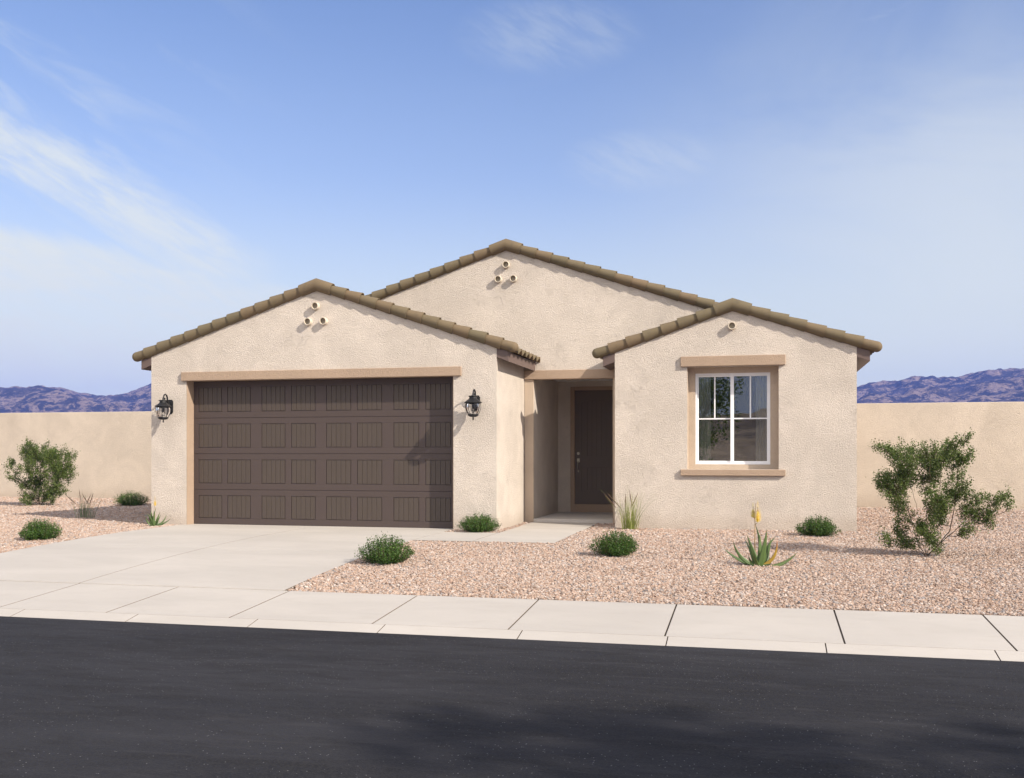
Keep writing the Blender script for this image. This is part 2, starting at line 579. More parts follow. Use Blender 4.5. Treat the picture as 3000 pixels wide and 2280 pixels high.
def empty(name, loc, label, cat, group=None, rz=0.0):
    o = bpy.data.objects.new(name, None)
    COL.objects.link(o)
    o.location = loc
    o.rotation_euler = (0, 0, rz)
    o.empty_display_size = 0.2
    return tag(o, label, cat, group)


def copy_tree(o, parent=None):
    c = o.copy()
    COL.objects.link(c)
    c.parent = parent
    for ch in list(o.children):
        copy_tree(ch, c)
    return c


def np_mesh(name, V, F, attrs=None, fattrs=None):
    """V (n,3), F (m,k) with constant k"""
    me = bpy.data.meshes.new(name)
    n, m, k = len(V), len(F), F.shape[1]
    me.vertices.add(n)
    me.vertices.foreach_set('co', np.asarray(V, dtype=np.float32).ravel())
    me.loops.add(m * k)
    me.loops.foreach_set('vertex_index', np.asarray(F, dtype=np.int32).ravel())
    me.polygons.add(m)
    me.polygons.foreach_set('loop_start', np.arange(0, m * k, k, dtype=np.int32))
    me.update(calc_edges=True)
    for nm, arr in (attrs or {}).items():
        a = me.attributes.new(nm, 'FLOAT', 'POINT')
        a.data.foreach_set('value', np.asarray(arr, dtype=np.float32))
    return me


def leaves(C, size, up=0.3, aspect=0.5, tv=None, seed=1):
    """one folded diamond leaf at each centre"""
    g = np.random.default_rng(seed)
    n = len(C)
    C = np.asarray(C, float)
    size = np.broadcast_to(size, (n,)).reshape(n, 1)
    d = g.normal(size=(n, 3))
    d[:, 2] += up
    d /= np.linalg.norm(d, axis=1, keepdims=True)
    a = g.normal(size=(n, 3))
    a -= d * np.sum(a * d, axis=1, keepdims=True)
    a /= np.linalg.norm(a, axis=1, keepdims=True)
    b = np.cross(d, a)
    p0 = C - d * size * .5
    p2 = C + d * size * .5
    p1 = C + a * size * aspect * .5 + b * size * .12
    p3 = C - a * size * aspect * .5 + b * size * .12
    V = np.stack([p0, p1, p2, p3], 1).reshape(-1, 3)
    F = np.arange(4 * n).reshape(n, 4)
    if tv is None:
        tv = g.random(n)
    return V, F, np.repeat(tv, 4)


# ------------------------------------------------------------------ ground profile
YI, YO, YK = 9.90, 8.63, 8.42           # inner and outer sidewalk edge, kerb foot


def zg(Y):
    return 0.0 if Y >= 15 else -.2 * ((15 - Y) / 5.1) ** 2


ROADZ = -0.335


front_clean = False


def strip_profile(ys, zf, x0, x1, mb, thick=0.12, mi=0, side=1):
    """a slab following a height profile in Y"""
    n = len(ys)
    vs, fs = [], []
    for y in ys:
        z = zf(y)
        vs += [(x0, y, z), (x1, y, z), (x1, y, z - thick), (x0, y, z - thick)]
    for i in range(n - 1):
        a, b = 4 * i, 4 * (i + 1)
        for k in range(4):
            k2 = (k + 1) % 4
            fs.append((a + k, a + k2, b + k2, b + k))
    fs.append((3, 2, 1, 0))
    fs.append((4 * (n - 1), 4 * (n - 1) + 1, 4 * (n - 1) + 2, 4 * (n - 1) + 3))
    mb.add(vs, fs, mi)
    # the cut faces in the joints are stained with dirt
    m0 = len(mb.mi) - len(fs)
    for q in range(n - 1):
        mb.mi[m0 + 4 * q + 1] = side
        mb.mi[m0 + 4 * q + 3] = side
    mb.mi[-1] = side
    mb.mi[-2] = mi if front_clean else side


# terrain to the horizon
def build_ground():
    mb = MB()
    xs = [-6000, -1500, -300, -60, -25, 25, 60, 300, 1500, 6000]
    ys = [-6000, -1500, -300, -60, -14, 9, 25.5, 60, 300, 1500, 6000]
    for y in ys:
        for x in xs:
            z = ROADZ - 0.13 if y < 10 else -0.34
            mb.v.append((x, y, z))
    nx = len(xs)
    for j in range(len(ys) - 1):
        for i in range(nx - 1):
            a = j * nx + i
            mb.f.append((a, a + 1, a + nx + 1, a + nx))
            mb.mi.append(0)
    o = mb.build('ground', 'desert_soil')
    tag(o, kind='structure')


build_ground()

# road with a gentle crown towards the far gutter
mb = MB()
xs = np.linspace(-60, 60, 61)
ys = [YK - 9.4, YK - 6, YK - 3, YK - 1, YK]
zs = [ROADZ, ROADZ + 0.03, ROADZ + 0.03, ROADZ + 0.012, ROADZ]
vs = [(x, y, z) for y, z in zip(ys, zs) for x in xs]
fs = [(j * 61 + i, j * 61 + i + 1, (j + 1) * 61 + i + 1, (j + 1) * 61 + i) for j in range(4) for i in range(60)]
mb.add(vs, fs)
tag(mb.build('road', 'asphalt', smooth=True), kind='structure')


def zwalk(y):
    return -0.207 - (YI - y) * 0.068


# sidewalk panels and rolled kerb
J_IN = [-6.16, -4.84, -3.41, -2.14, -0.777, 0.673, 1.955]
walkj = [-7.4, *J_IN]
while walkj[0] > -40:
    walkj.insert(0, walkj[0] - 1.36)
while walkj[-1] < 30:
    walkj.append(walkj[-1] + 1.36)
mb = MB()
for a, b in zip(walkj[:-1], walkj[1:]):
    strip_profile([YO + 0.0015, YI - 0.0015], zwalk, a + 0.0075, b - 0.0075, mb, 0.14)
mb.box(-40, 30, YO, YI, -0.50, -0.34, 1)
mbj = mb
o = mb.build('sidewalk', ['concrete', 'concrete_joint'], bevel=0.0015)
tag(o, kind='structure')
# joint bed a little under the panels
mb = MB()
strip_profile([YO + 0.01, YI - 0.01], lambda y: zwalk(y) - 0.018, -40, 30, mb, 0.05)
tag(mb.build('sidewalk_bed', 'concrete_joint'), kind='structure')

front_clean = True
kj = [-7.07, -5.8, -4.54, -3.28, -2.01, -0.75, 0.52, 1.79]
while kj[0] > -40:
    kj.insert(0, kj[0] - 1.27)
while kj[-1] < 30:
    kj.append(kj[-1] + 1.27)
mb = MB()


def zkerb(y):
    t = (YO - y) / (YO - YK)
    return -0.2935 - 0.041 * t


for a, b in zip(kj[:-1], kj[1:]):
    strip_profile([YK, YK + 0.07, YK + 0.14, YO - 0.0015], zkerb, a + 0.0045, b - 0.0045, mb, 0.16)
tag(mb.build('kerb', ['concrete', 'concrete_joint'], bevel=0.0015), kind='structure')
mb = MB()
strip_profile([YK + 0.01, YO - 0.006], lambda y: zkerb(y) - 0.02, -40, 30, mb, 0.05)
tag(mb.build('kerb_bed', 'concrete_joint'), kind='structure')

front_clean = False
# kerb and pavement on the camera's side of the street
mb = MB()
for i in range(-26, 26):
    mb.box(i * 1.5 + 0.006, i * 1.5 + 1.494, YK - 9.4 - 1.5, YK - 9.4, -0.5, -0.25)
tag(mb.build('near_sidewalk', 'concrete', bevel=0.01), kind='structure')

# driveway slabs
DX0, DXM, DX1 = -9.90, -7.40, -4.90


def drive_z(y):
    return zg(y)


mb = MB()
front_clean = True
rows = [YI - 0.0045, 12.56, 15.82]
for a, b in zip(rows[:-1], rows[1:]):
    yy = list(np.linspace(a + 0.005, b - 0.005, 9))
    for x0, x1 in ((DX0, DXM), (DXM, DX1)):
        strip_profile(yy, drive_z, x0 + (0.006 if x0 == DXM else 0), x1 - (0.006 if x1 == DXM else 0), mb, 0.15)
front_clean = False
strip_profile([15.828, 16.6], drive_z, DX0 + 0.02, DX1, mb, 0.15)
tag(mb.build('driveway', ['concrete', 'concrete_joint'], bevel=0.0015), kind='structure')
mb = MB()
strip_profile([YI + 0.02, 11, 12, 13, 14, 15, 16.2], lambda y: zg(y) - 0.012, DX0 + 0.02, DX1 - 0.02, mb, 0.06)
tag(mb.build('driveway_bed', 'concrete_joint'), kind='structure')

# walkway from the drive to the porch
mb = MB()
strip_profile([14.0, 14.5, 15.0, 15.5], zg, DX1 + 0.006, -4.0 - 0.005, mb, 0.15)
strip_profile([14.0, 14.5, 15.0, 15.5, 16.595], zg, -4.0 + 0.005, -2.8, mb, 0.15)
strip_profile([16.605, 17.975], lambda y: (y - 16.6) * 0.008, -4.0 + 0.005, -2.8, mb, 0.15)
tag(mb.build('walkway', ['concrete', 'concrete_joint'], bevel=0.0015), kind='structure')
mb = MB()
strip_profile([14.02, 14.5, 15, 15.48], lambda y: zg(y) - 0.012, DX1 - 0.1, -2.85, mb, 0.05)
mb.box(-3.97, -2.85, 15.47, 17.97, -0.1, -0.012)
tag(mb.build('walkway_bed', 'concrete_joint'), kind='structure')


# gravel yard: base sheet plus real stones
def paved(x, y):
    if DX0 - 0.005 < x < DX1 + 0.01 and y < 16.3:
        return True
    if DX1 - 0.1 < x < -2.8 and 14.0 < y < 15.5:
        return True
    if -4.0 < x < -2.8 and 14.0 < y < 18:
        return True
    return False


def in_house(x, y):
    if y > 17.98 and -10.48 < x < 1.53:
        return True
    if y > 15.98 and -10.48 < x < -4.153:
        return True
    if y > 17.1 and -2.406 < x < 1.532:
        return True
    return False


def gz(x, y):
    """gravel surface with slight unevenness, level with the concrete at its edges"""
    e = 0.012 * noise.noise(Vector((x * 0.8, y * 0.8, 0.3))) + 0.006 * noise.noise(Vector((x * 3.1, y * 3.1, 2.0)))
    return zg(y) + e - 0.012


mb = MB()
gx = np.linspace(-34, 22, 225)
gy = np.concatenate([np.linspace(YI + 0.003, 25.4, 80), [26, 30, 60]])
idx = {}
for j, y in enumerate(gy):
    for i, x in enumerate(gx):
        z = gz(x, y) if y < 26 else -0.05
        if paved(x, y) or paved(x + .06, y) or paved(x - .06, y) or paved(x, y + .1) or paved(x, y - .1):
            z -= 0.03
        mb.v.append((x, y, z))
n_ = len(gx)
for j in range(len(gy) - 1):
    for i in range(n_ - 1):
        a = j * n_ + i
        mb.f.append((a, a + 1, a + n_ + 1, a + n_))
        mb.mi.append(0)
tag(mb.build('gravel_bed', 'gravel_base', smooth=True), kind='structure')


def stone_points():
    pts = []
    # (x0,x1,y0,y1,density)
    for (x0, x1, y0, y1, dens) in [(-12, 6, YI, 12.6, 2600), (-14, 6, 12.6, 15.6, 1900), (-18, 7, 15.6, 18.5, 1300),
                                   (-22, 8, 18.5, 24.9, 800)]:
        k = int((x1 - x0) * (y1 - y0) * dens)
        X = rng.uniform(x0, x1, k)
        Y = rng.uniform(y0, y1, k)
        # keep what the yard in the picture and a step beside it can show
        keep = (X > -0.95 * Y - 0.6) & (X < 0.30 * Y + 0.6)
        big = ((X > DX0) & (X < DX1 + 0.012) & (Y < 16.25))
        wk = ((X > DX1 - 0.1) & (X < -2.79) & (Y > 13.99) & (Y < 15.51)) | ((X > -4.01) & (X < -2.79) & (Y > 14) & (Y < 18))
        hs = ((X > -10.48) & (X < -4.15) & (Y > 15.98)) | ((X > -10.48) & (X < 1.54) & (Y > 17.98)) | ((X > -2.41) & (X < 1.54) & (Y > 17.1))
        keep &= ~big & ~wk & ~hs & (Y > YI + 0.008)
        X, Y = X[keep], Y[keep]
        pts.append(np.stack([X, Y], 1))
    P = np.concatenate(pts)
    return P


def build_gravel():
    P = stone_points()
    n = len(P)
    Z = np.array([gz(x, y) for x, y in P])
    near = P[:, 1] < 15.6
    s = rng.uniform(0.0075, 0.0150, n) * np.where(P[:, 1] > 18, 1.35, np.where(near, 1.0, 1.15))
    s *= np.where(rng.random(n) > 0.95, 1.35, 1.0)
    Z = Z + rng.uniform(-0.2, 0.7, n) * s
    me = bpy.data.meshes.new('gravel')
    me.vertices.add(n)
    me.vertices.foreach_set('co', np.stack([P[:, 0], P[:, 1], Z], 1).astype(np.float32).ravel())
    rot = np.stack([rng.uniform(-.6, .6, n), rng.uniform(-.6, .6, n), rng.uniform(0, 6.28, n)], 1)
    scl = np.stack([s * rng.uniform(.9, 1.5, n), s * rng.uniform(.8, 1.1, n), s * rng.uniform(.5, .9, n)], 1)
    for nm, arr in (('rot', rot), ('scl', scl)):
        a = me.attributes.new(nm, 'FLOAT_VECTOR', 'POINT')
        a.data.foreach_set('vector', arr.astype(np.float32).ravel())
    me.materials.append(MAT['pebble'])
    ob = bpy.data.objects.new('gravel', me)
    COL.objects.link(ob)
    tag(ob, 'pinkish tan crushed gravel covering the front yard', 'gravel', kind='stuff')
    g = bpy.data.node_groups.new('gravel_stones', 'GeometryNodeTree')
    g.interface.new_socket('Geometry', in_out='INPUT', socket_type='NodeSocketGeometry')
    g.interface.new_socket('Geometry', in_out='OUTPUT', socket_type='NodeSocketGeometry')
    gi = g.nodes.new('NodeGroupInput')
    go = g.nodes.new('NodeGroupOutput')
    g2i = g.nodes.new('GeometryNodeGeometryToInstance')
    for k in range(5):
        ico = g.nodes.new('GeometryNodeMeshIcoSphere')
        ico.inputs['Radius'].default_value = 1.0
        ico.inputs['Subdivisions'].default_value = 2
        sp = g.nodes.new('GeometryNodeSetPosition')
        nz = g.nodes.new('ShaderNodeTexNoise')
        nz.noise_dimensions = '4D'
        nz.inputs['W'].default_value = k * 7.3 + 1
        nz.inputs['Scale'].default_value = 1.1
        nz.inputs['Detail'].default_value = 1.0
        sub = g.nodes.new('ShaderNodeVectorMath')
        sub.operation = 'SUBTRACT'
        sub.inputs[1].default_value = (0.5, 0.5, 0.5)
        mul = g.nodes.new('ShaderNodeVectorMath')
        mul.operation = 'SCALE'
        mul.inputs['Scale'].default_value = 1.7
        g.links.new(nz.outputs['Color'], sub.inputs[0])
        g.links.new(sub.outputs[0], mul.inputs[0])
        g.links.new(ico.outputs['Mesh'], sp.inputs['Geometry'])
        g.links.new(mul.outputs[0], sp.inputs['Offset'])
        sm = g.nodes.new('GeometryNodeSetMaterial')
        sm.inputs['Material'].default_value = MAT['pebble']
        g.links.new(sp.outputs[0], sm.inputs[0])
        g.links.new(sm.outputs[0], g2i.inputs[0])
    iop = g.nodes.new('GeometryNodeInstanceOnPoints')
    iop.inputs['Pick Instance'].default_value = True
    g.links.new(gi.outputs[0], iop.inputs['Points'])
    g.links.new(g2i.outputs[0], iop.inputs['Instance'])
    for nm, sock in (('rot', 'Rotation'), ('scl', 'Scale')):
        na = g.nodes.new('GeometryNodeInputNamedAttribute')
        na.data_type = 'FLOAT_VECTOR'
        na.inputs['Name'].default_value = nm
        out = [o_ for o_ in na.outputs if o_.enabled and o_.name == 'Attribute'][0]
        g.links.new(out, iop.inputs[sock])
    ri = g.nodes.new('FunctionNodeRandomValue')
    ri.data_type = 'INT'
    ri.inputs[4].default_value = 0
    ri.inputs[5].default_value = 4
    g.links.new([o_ for o_ in ri.outputs if o_.enabled][0], iop.inputs['Instance Index'])
    g.links.new(iop.outputs[0], go.inputs[0])
    md = ob.modifiers.new('stones', 'NODES')
    md.node_group = g
    print('stones', n)


build_gravel()

# ------------------------------------------------------------------ mountains
# ridge elevations (degrees above eye level) by azimuth (degrees from +Y), joined by a craggy height field
RIDGE = [(-75, 2.60), (-62, 3.40), (-52, 2.80), (-45, 3.46), (-40.5, 3.58), (-39.4, 3.66), (-38.6, 3.81), (-37.6, 3.78), (-36.8, 3.56), (-35.4, 3.31),
         (-34.4, 3.41), (-33.2, 3.86), (-30, 3.60), (-24, 2.40), (-15, 1.80), (-6, 2.00), (0, 2.60), (3.2, 3.35), (4.4, 3.65), (5.0, 3.73), (5.8, 3.98),
         (6.9, 3.88), (7.8, 4.15), (8.8, 4.25), (9.2, 4.05), (9.9, 4.10), (11.0, 4.28), (12.1, 4.42), (13.0, 4.42), (16, 4.70), (22, 4.20), (30, 4.80), (42, 3.50), (60, 3.80)]


def build_mountains(a_lo, a_hi, na, name, k=1.0):
    A = [p[0] for p in RIDGE]
    E = [p[1] for p in RIDGE]
    R0, R1, nr = 950.0, 2100.0, 150
    V = []
    for j in range(nr):
        t = j / (nr - 1)
        r_ = R0 + (R1 - R0) * t
        for i in range(na):
            az = a_lo + (a_hi - a_lo) * i / (na - 1)
            el = np.interp(az, A, E)
            ridge_h = math.tan(math.radians(el)) * 1755.0 - 4.0
            # profile: foothill slope up to the crest at t~0.7, falling behind
            prof = (r_ / 1755.0) * (0.18 + 0.82 * math.sin(t / 0.70 * math.pi / 2) ** 1.4) * min(1, t * 12) if t < 0.70 else math.cos((t - 0.7) / 0.3 * math.pi / 2)
            x = r_ * math.sin(math.radians(az))
            y = r_ * math.cos(math.radians(az))
            p = Vector((x, y, 0)) * 0.0042
            rd = 1.0 - abs(noise.noise(p)) * 2.0
            rd2 = 1.0 - abs(noise.noise(p * 2.3 + Vector((5, 2, 0)))) * 2
            f_ = noise.fractal(p * 6.0, 0.75, 2.1, 5)
            env = min(1.0, t * 4) * min(1.0, (1 - t) * 5)
            crest = max(0.0, 1 - abs(t - 0.70) / 0.10)
            amp = (1 - 0.72 * crest)
            h = ridge_h * prof + env * amp * (rd * 20 + rd2 * 11 - 24) + env * f_ * (6.5 - 2.5 * crest)
            V.append((x, y, max(h, -1.0) if t > 0 else -3.0))
    V = np.array(V)
    I = np.arange(na * nr).reshape(nr, na)
    F = np.stack([I[:-1, :-1].ravel(), I[:-1, 1:].ravel(), I[1:, 1:].ravel(), I[1:, :-1].ravel()], 1)
    me = np_mesh(name, V, F)
    o = link_mesh(name, me, 'mountain_rock' if k == 1.0 else 'desert_soil')
    o.scale = (k, k, k)
    tag(o, kind='structure')


build_mountains(-62, 34, 900, 'mountains')
RIDGE += [(130, 2.0), (150, 3.2), (165, 2.6), (178, 3.3), (190, 2.5), (205, 3.4), (230, 2.2)]
build_mountains(140, 220, 200, 'hills', 0.12)

# ------------------------------------------------------------------ boundary walls
WY = 24.9
for x0, x1, lab in ((-46.0, -10.485, 'low cream stucco boundary wall behind the big-lamp side, left of the house'),
                    (1.52, 30.0, 'cream stucco boundary wall right of the house behind the tall green shrub')):
    mb = MB()
    mb.box(x0, x1, WY, WY + 0.2, -0.3, 2.42)
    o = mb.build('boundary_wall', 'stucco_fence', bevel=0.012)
    tag(o, 'plain cream stucco boundary wall running left from the garage side of the house' if x0 < -20 else lab, 'wall', 'boundary walls beside the house')

# ------------------------------------------------------------------ house
H = empty('house', (-4.5, 17.98, 0), 'single storey cream stucco house with brown tiled gables and two-car garage', 'house')
GX0, GX1, GY = -10.48, -4.153, 15.98
GC, GP = -7.317, 4.03
MC, MP, MY = -4.496, 4.972, 17.98
WX0, WX1, RY = -2.378, 1.514, 17.1
WC, WP = -0.432, 3.612
EVW = 2.958
EV = 2.975
BK = 25.2

mb = MB()
# garage front
mb.box(GX0, -9.785, GY, GY + .3, -.3, 2.56)
mb.box(-4.885, GX1, GY, GY + .3, -.3, 2.56)
mb.prism([(GX0, 2.56), (GX1, 2.56), (GX1, EV), (GC, GP), (GX0, EV)], GY, GY + .3)
# garage sides
mb.box(GX1 - .2, GX1, GY + .3, MY, -.3, EV - .01)
mb.box(GX0, GX0 + .2, GY + .3, BK - .2, -.3, EV - .01)
# main front over the porch and into the garage attic
mb.prism([(-10.27, 2.6), (1.32, 2.6), (1.32, 3.03), (MC, MP), (-10.27, 3.03)], MY, MY + .2)
mb.box(-4.4, GX1 - .003, MY + .001, MY + .03, -.3, 2.6)
# right wing front with window opening
mb.box(WX0, -1.168, RY, RY + .22, -.3, EVW - .04)
mb.box(.305, WX1, RY, RY + .22, -.3, EVW - .04)
mb.box(-1.168, .305, RY, RY + .22, -.3, .989)
mb.box(-1.168, .305, RY, RY + .22, 2.693, EVW - .04)
mb.prism([(WX0, EVW - .04), (WX1, EVW - .04), (WX1, EVW), (WC, WP), (WX0, EVW)], RY, RY + .22)
mb.box(WX0, WX0 + .2, RY + .22, MY, -.3, EVW - .02)
mb.box(WX1 - .2, WX1, RY + .22, BK - .2, -.3, EVW - .02)
# back of the house
mb.prism([(GX0, -.3), (WX1, -.3), (WX1, EV), (MC, MP), (GX0, EV)], BK - .2, BK)
# porch recess
mb.box(-4.15, -3.983, MY + .031, 20.3, -.3, 2.595)
mb.box(-4.15, -3.983, MY + .17, 20.3, 2.596, 2.72)
mb.box(-2.53, -2.35, MY + .031, 20.3, -.3, 2.595)
mb.box(-2.53, -2.35, MY + .17, 20.3, 2.596, 2.72)
mb.box(-4.15, -3.727, 20.3, 20.5, -.3, 2.72)
mb.box(-2.67, -2.35, 20.3, 20.5, -.3, 2.72)
mb.box(-3.727, -2.67, 20.3, 20.5, 2.607, 2.72)
mb.box(-4.15, -2.35, MY + .16, 20.3, 2.735, 2.8)
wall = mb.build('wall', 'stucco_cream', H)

mb = MB()
mb.box(-3.983, -2.53, MY + .18, 20.3, 2.715, 2.733)
mb.build('porch_ceiling', 'vinyl_white', H)

# piers of the porch opening
for x0, x1 in ((-4.150, -3.98), (-2.538, -2.30)):
    mb = MB()
    mb.box(x0, x1, MY - .004, MY + .03, -.1, 2.597)
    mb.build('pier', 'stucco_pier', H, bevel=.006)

# trim
mb = MB()
mb.box(-9.87, -4.748, GY - .045, GY + .02, 2.525, 2.678)
mb.build('lintel', 'stucco_trim', H, bevel=.008)
mb = MB()
mb.box(-1.275, .411, RY - .045, RY + .02, 2.693, 2.861)
mb.build('lintel', 'stucco_trim', H, bevel=.008)
mb = MB()
mb.box(-1.275, .411, RY - .05, RY + .03, .884, .987)
mb.build('window_sill', 'stucco_trim', H, bevel=.008)
mb = MB()
mb.box(GX1 + .002, WX0 + .2, MY - .04, MY + .16, 2.594, 2.755)
mb.build('porch_beam', 'stucco_trim', H, bevel=.008)
mb = MB()
mb.box(-9.785, -9.775, GY + .003, GY + .3, -.3, 2.555)
mb.box(-4.895, -4.885, GY + .003, GY + .3, -.3, 2.555)
mb.box(-9.775, -4.895, GY + .003, GY + .3, 2.53, 2.557)
mb.build('garage_jamb', 'stucco_trim', H)
mb = MB()   # recessed panel round the window
mb.box(-1.19, -1.050, RY + .221, RY + .34, .95, 2.75)
mb.box(.175, .33, RY + .221, RY + .34, .95, 2.75)
mb.box(-1.050, .175, RY + .221, RY + .34, .95, 1.068)
mb.box(-1.050, .175, RY + .221, RY + .34, 2.597, 2.75)
mb.box(-1.168, -1.164, RY + .01, RY + .221, .991, 2.691)
mb.box(.301, .305, RY + .01, RY + .221, .991, 2.691)
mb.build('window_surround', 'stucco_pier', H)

# porch floor
mb = MB()
mb.box(-3.98, -2.538, MY, 20.3, -.2, .068)
mb.build('porch_floor', 'concrete_porch', H, bevel=.008)

# ---- garage door
DY = 16.2
secs = [0.0, .616, 1.247, 1.879, 2.53]
PX = [(-9.678, -9.218), (-9.115, -8.662), (-8.454, -8.003), (-7.891, -7.436), (-7.238, -6.78), (-6.671, -6.216), (-6.011, -5.556), (-5.444, -4.993)]
mb = MB()
for k in range(4):
    z0, z1 = secs[k] + .003, secs[k + 1] - .004
    pz0, pz1 = z0 + .105, z1 - .10
    # rails
    mb.box(-9.774, -4.896, DY, DY + .05, z0, pz0)
    mb.box(-9.774, -4.896, DY, DY + .05, pz1, z1)
    ed = [-9.774] + [v for p in PX for v in p] + [-4.896]
    for i in range(0, len(ed), 2):
        mb.box(ed[i], ed[i + 1], DY, DY + .05, pz0, pz1)
mb.box(-9.774, -4.896, DY + .012, DY + .06, 0.0, 2.54)
GD = mb.build('garage_door', 'garage_paint', H, bevel=.0025)
panel0 = None
for k in range(4):
    z0, z1 = secs[k] + .003 + .105, secs[k + 1] - .004 - .10
    for a, b in PX:
        mb = MB()
        # moulded frame and five planks
        e = .010
        w5 = (b - a - 2 * e) / 5
        for i in range(5):
            mb.box(a + e + i * w5 + .0022, a + e + (i + 1) * w5 - .0022, DY - .0015, DY + .0115, z0 + e, z1 - e)
        mb.build('panel', 'garage_plank', GD, bevel=.0025)
mb = MB()   # dark seal along the floor
mb.box(-9.774, -4.896, DY + .006, DY + .03, -.02, .003)
mb.build('seal', 'black_iron', GD)

# ---- front door
FY = 20.3
mb = MB()
mb.box(-3.725, -3.64, FY - .02, FY + .14, .068, 2.605)
mb.box(-2.75, -2.672, FY - .02, FY + .14, .068, 2.605)
mb.box(-3.64, -2.75, FY - .02, FY + .14, 2.532, 2.605)
mb.box(-3.64, -2.75, FY - .03, FY + .14, .068, .225)
mb.build('door_frame', 'stucco_trim', H, bevel=.005)


def door_outline(x0, x1, z0, z1, rise, n=14):
    pts = [(x0, z0), (x1, z0)]
    for i in range(n + 1):
        t = i / n
        x = x1 + (x0 - x1) * t
        pts.append((x, z1 + rise * (1 - (2 * t - 1) ** 2)))
    return pts


DF = FY + .05
mb = MB()
mb.box(-3.64, -2.75, DF + .012, DF + .05, .225, 2.532)
# stiles and rails; the top rail is cut to the arch
X0, X1 = -3.505, -2.885
mb.box(-3.64, X0, DF, DF + .012, .225, 2.532)
mb.box(X1, -2.75, DF, DF + .012, .225, 2.532)
mb.box(X0, X1, DF, DF + .012, .225, .475)
mb.box(X0, X1, DF, DF + .012, .99, 1.17)
arch = []
for i in range(17):
    t = i / 16
    arch.append((X0 + (X1 - X0) * t, 2.27 + .085 * (1 - (2 * t - 1) ** 2)))
for (xa, za), (xb, zb) in zip(arch[:-1], arch[1:]):
    mb.prism([(xa, za), (xb, zb), (xb, 2.532), (xa, 2.532)], DF, DF + .012)
FD = mb.build('front_door', 'front_door_paint', H, auto=30)
for (za, zb, rise) in ((1.17, 2.27, .085), (.475, .99, 0)):
    mb = MB()
    e = .022
    w = (X1 - X0 - 2 * e) / 6
    for i in range(6):
        xa, xb = X0 + e + i * w + .003, X0 + e + (i + 1) * w - .003
        if rise:
            f_ = lambda x: zb - e + rise * (1 - (2 * (x - X0) / (X1 - X0) - 1) ** 2)
            mb.prism([(xa, za + e), (xb, za + e), (xb, f_(xb)), ((xa + xb) / 2, f_((xa + xb) / 2)), (xa, f_(xa))], DF + .002, DF + .0115)
        else:
            mb.box(xa, xb, DF + .002, DF + .0115, za + e, zb - e)
    mb.build('door_panel', 'front_door_paint', FD, bevel=.002)
mb = MB()
mb.tube([(-3.573, DF - .001, 1.253), (-3.573, DF - .02, 1.253)], [.03, .026], 16)
mb.build('deadbolt', 'nickel', FD, auto=40)
mb = MB()
mb.box(-3.600, -3.546, DF - .012, DF - .0005, 1.075, 1.155)
mb.tube([(-3.573, DF - .01, 1.10), (-3.573, DF - .05, 1.085), (-3.573, DF - .062, 1.04), (-3.573, DF - .058, .97), (-3.573, DF - .045, .92), (-3.573, DF - .01, .90)],
        [.009, .010, .011, .011, .010, .009], 8)
mb.box(-3.588, -3.558, DF - .012, DF - .0005, .875, .925)
mb.build('handle', 'nickel', FD, bevel=.003)

# ---- window
WL, WR, WB, WT = -1.050, .175, 1.068, 2.597
WYP = RY + .245
mb = MB()
fr = .030
mb.box(WL, WL + fr, WYP, WYP + .09, WB, WT)
mb.box(WR - fr, WR, WYP, WYP + .09, WB, WT)
mb.box(WL + fr, WR - fr, WYP, WYP + .09, WB, WB + fr)
mb.box(WL + fr, WR - fr, WYP, WYP + .09, WT - fr, WT)
WN = mb.build('window', 'vinyl_white', H, bevel=.003)
xm = (WL + WR) / 2
for (xa, xb, yo, mid) in ((WL + fr, xm - .02, .040, -.785), (xm - .035, WR - fr, .008, -.17)):
    y0 = WYP + yo
    mb = MB()
    s_ = .030 if yo > .02 else .026
    sl = .024 if yo > .02 else .058
    sr = .006 if yo > .02 else .024
    mb.box(xa, xa + sl, y0, y0 + .03, WB + fr, WT - fr)
    mb.box(xb - sr, xb, y0, y0 + .03, WB + fr, WT - fr)
    mb.box(xa + sl, xb - sr, y0, y0 + .03, WB + fr, WB + fr + s_)
    mb.box(xa + sl, xb - sr, y0, y0 + .03, WT - fr - s_, WT - fr)
    mb.build('sash', 'vinyl_white', WN, bevel=.003)
    mb = MB()
    zc = 1.835
    xc = (xa + sl + xb - sr) / 2
    mb.box(xa + sl, xb - sr, y0 + .008, y0 + .022, zc - .011, zc + .011)
    mb.box(xc - .011, xc + .011, y0 + .008, y0 + .022, zc + .011, WT - fr - s_)
    mb.build('muntin', 'vinyl_white', WN)
    mb = MB()
    yg = y0 + .015
    mb.box(xa + sl - .004, xb - sr + .004, y0 + .0135, y0 + .0165, WB + fr + s_ - .004, WT - fr - s_ + .004)
    mb.build('pane', 'window_glass', WN)

# room behind the window
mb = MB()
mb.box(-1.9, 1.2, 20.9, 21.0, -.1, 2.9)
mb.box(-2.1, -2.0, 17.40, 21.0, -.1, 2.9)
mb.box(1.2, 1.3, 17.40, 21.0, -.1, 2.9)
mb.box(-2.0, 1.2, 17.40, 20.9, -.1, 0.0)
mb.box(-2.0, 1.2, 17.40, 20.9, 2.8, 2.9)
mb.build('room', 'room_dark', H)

# ---- rake tiles
PITCH = math.atan(1 / 3)


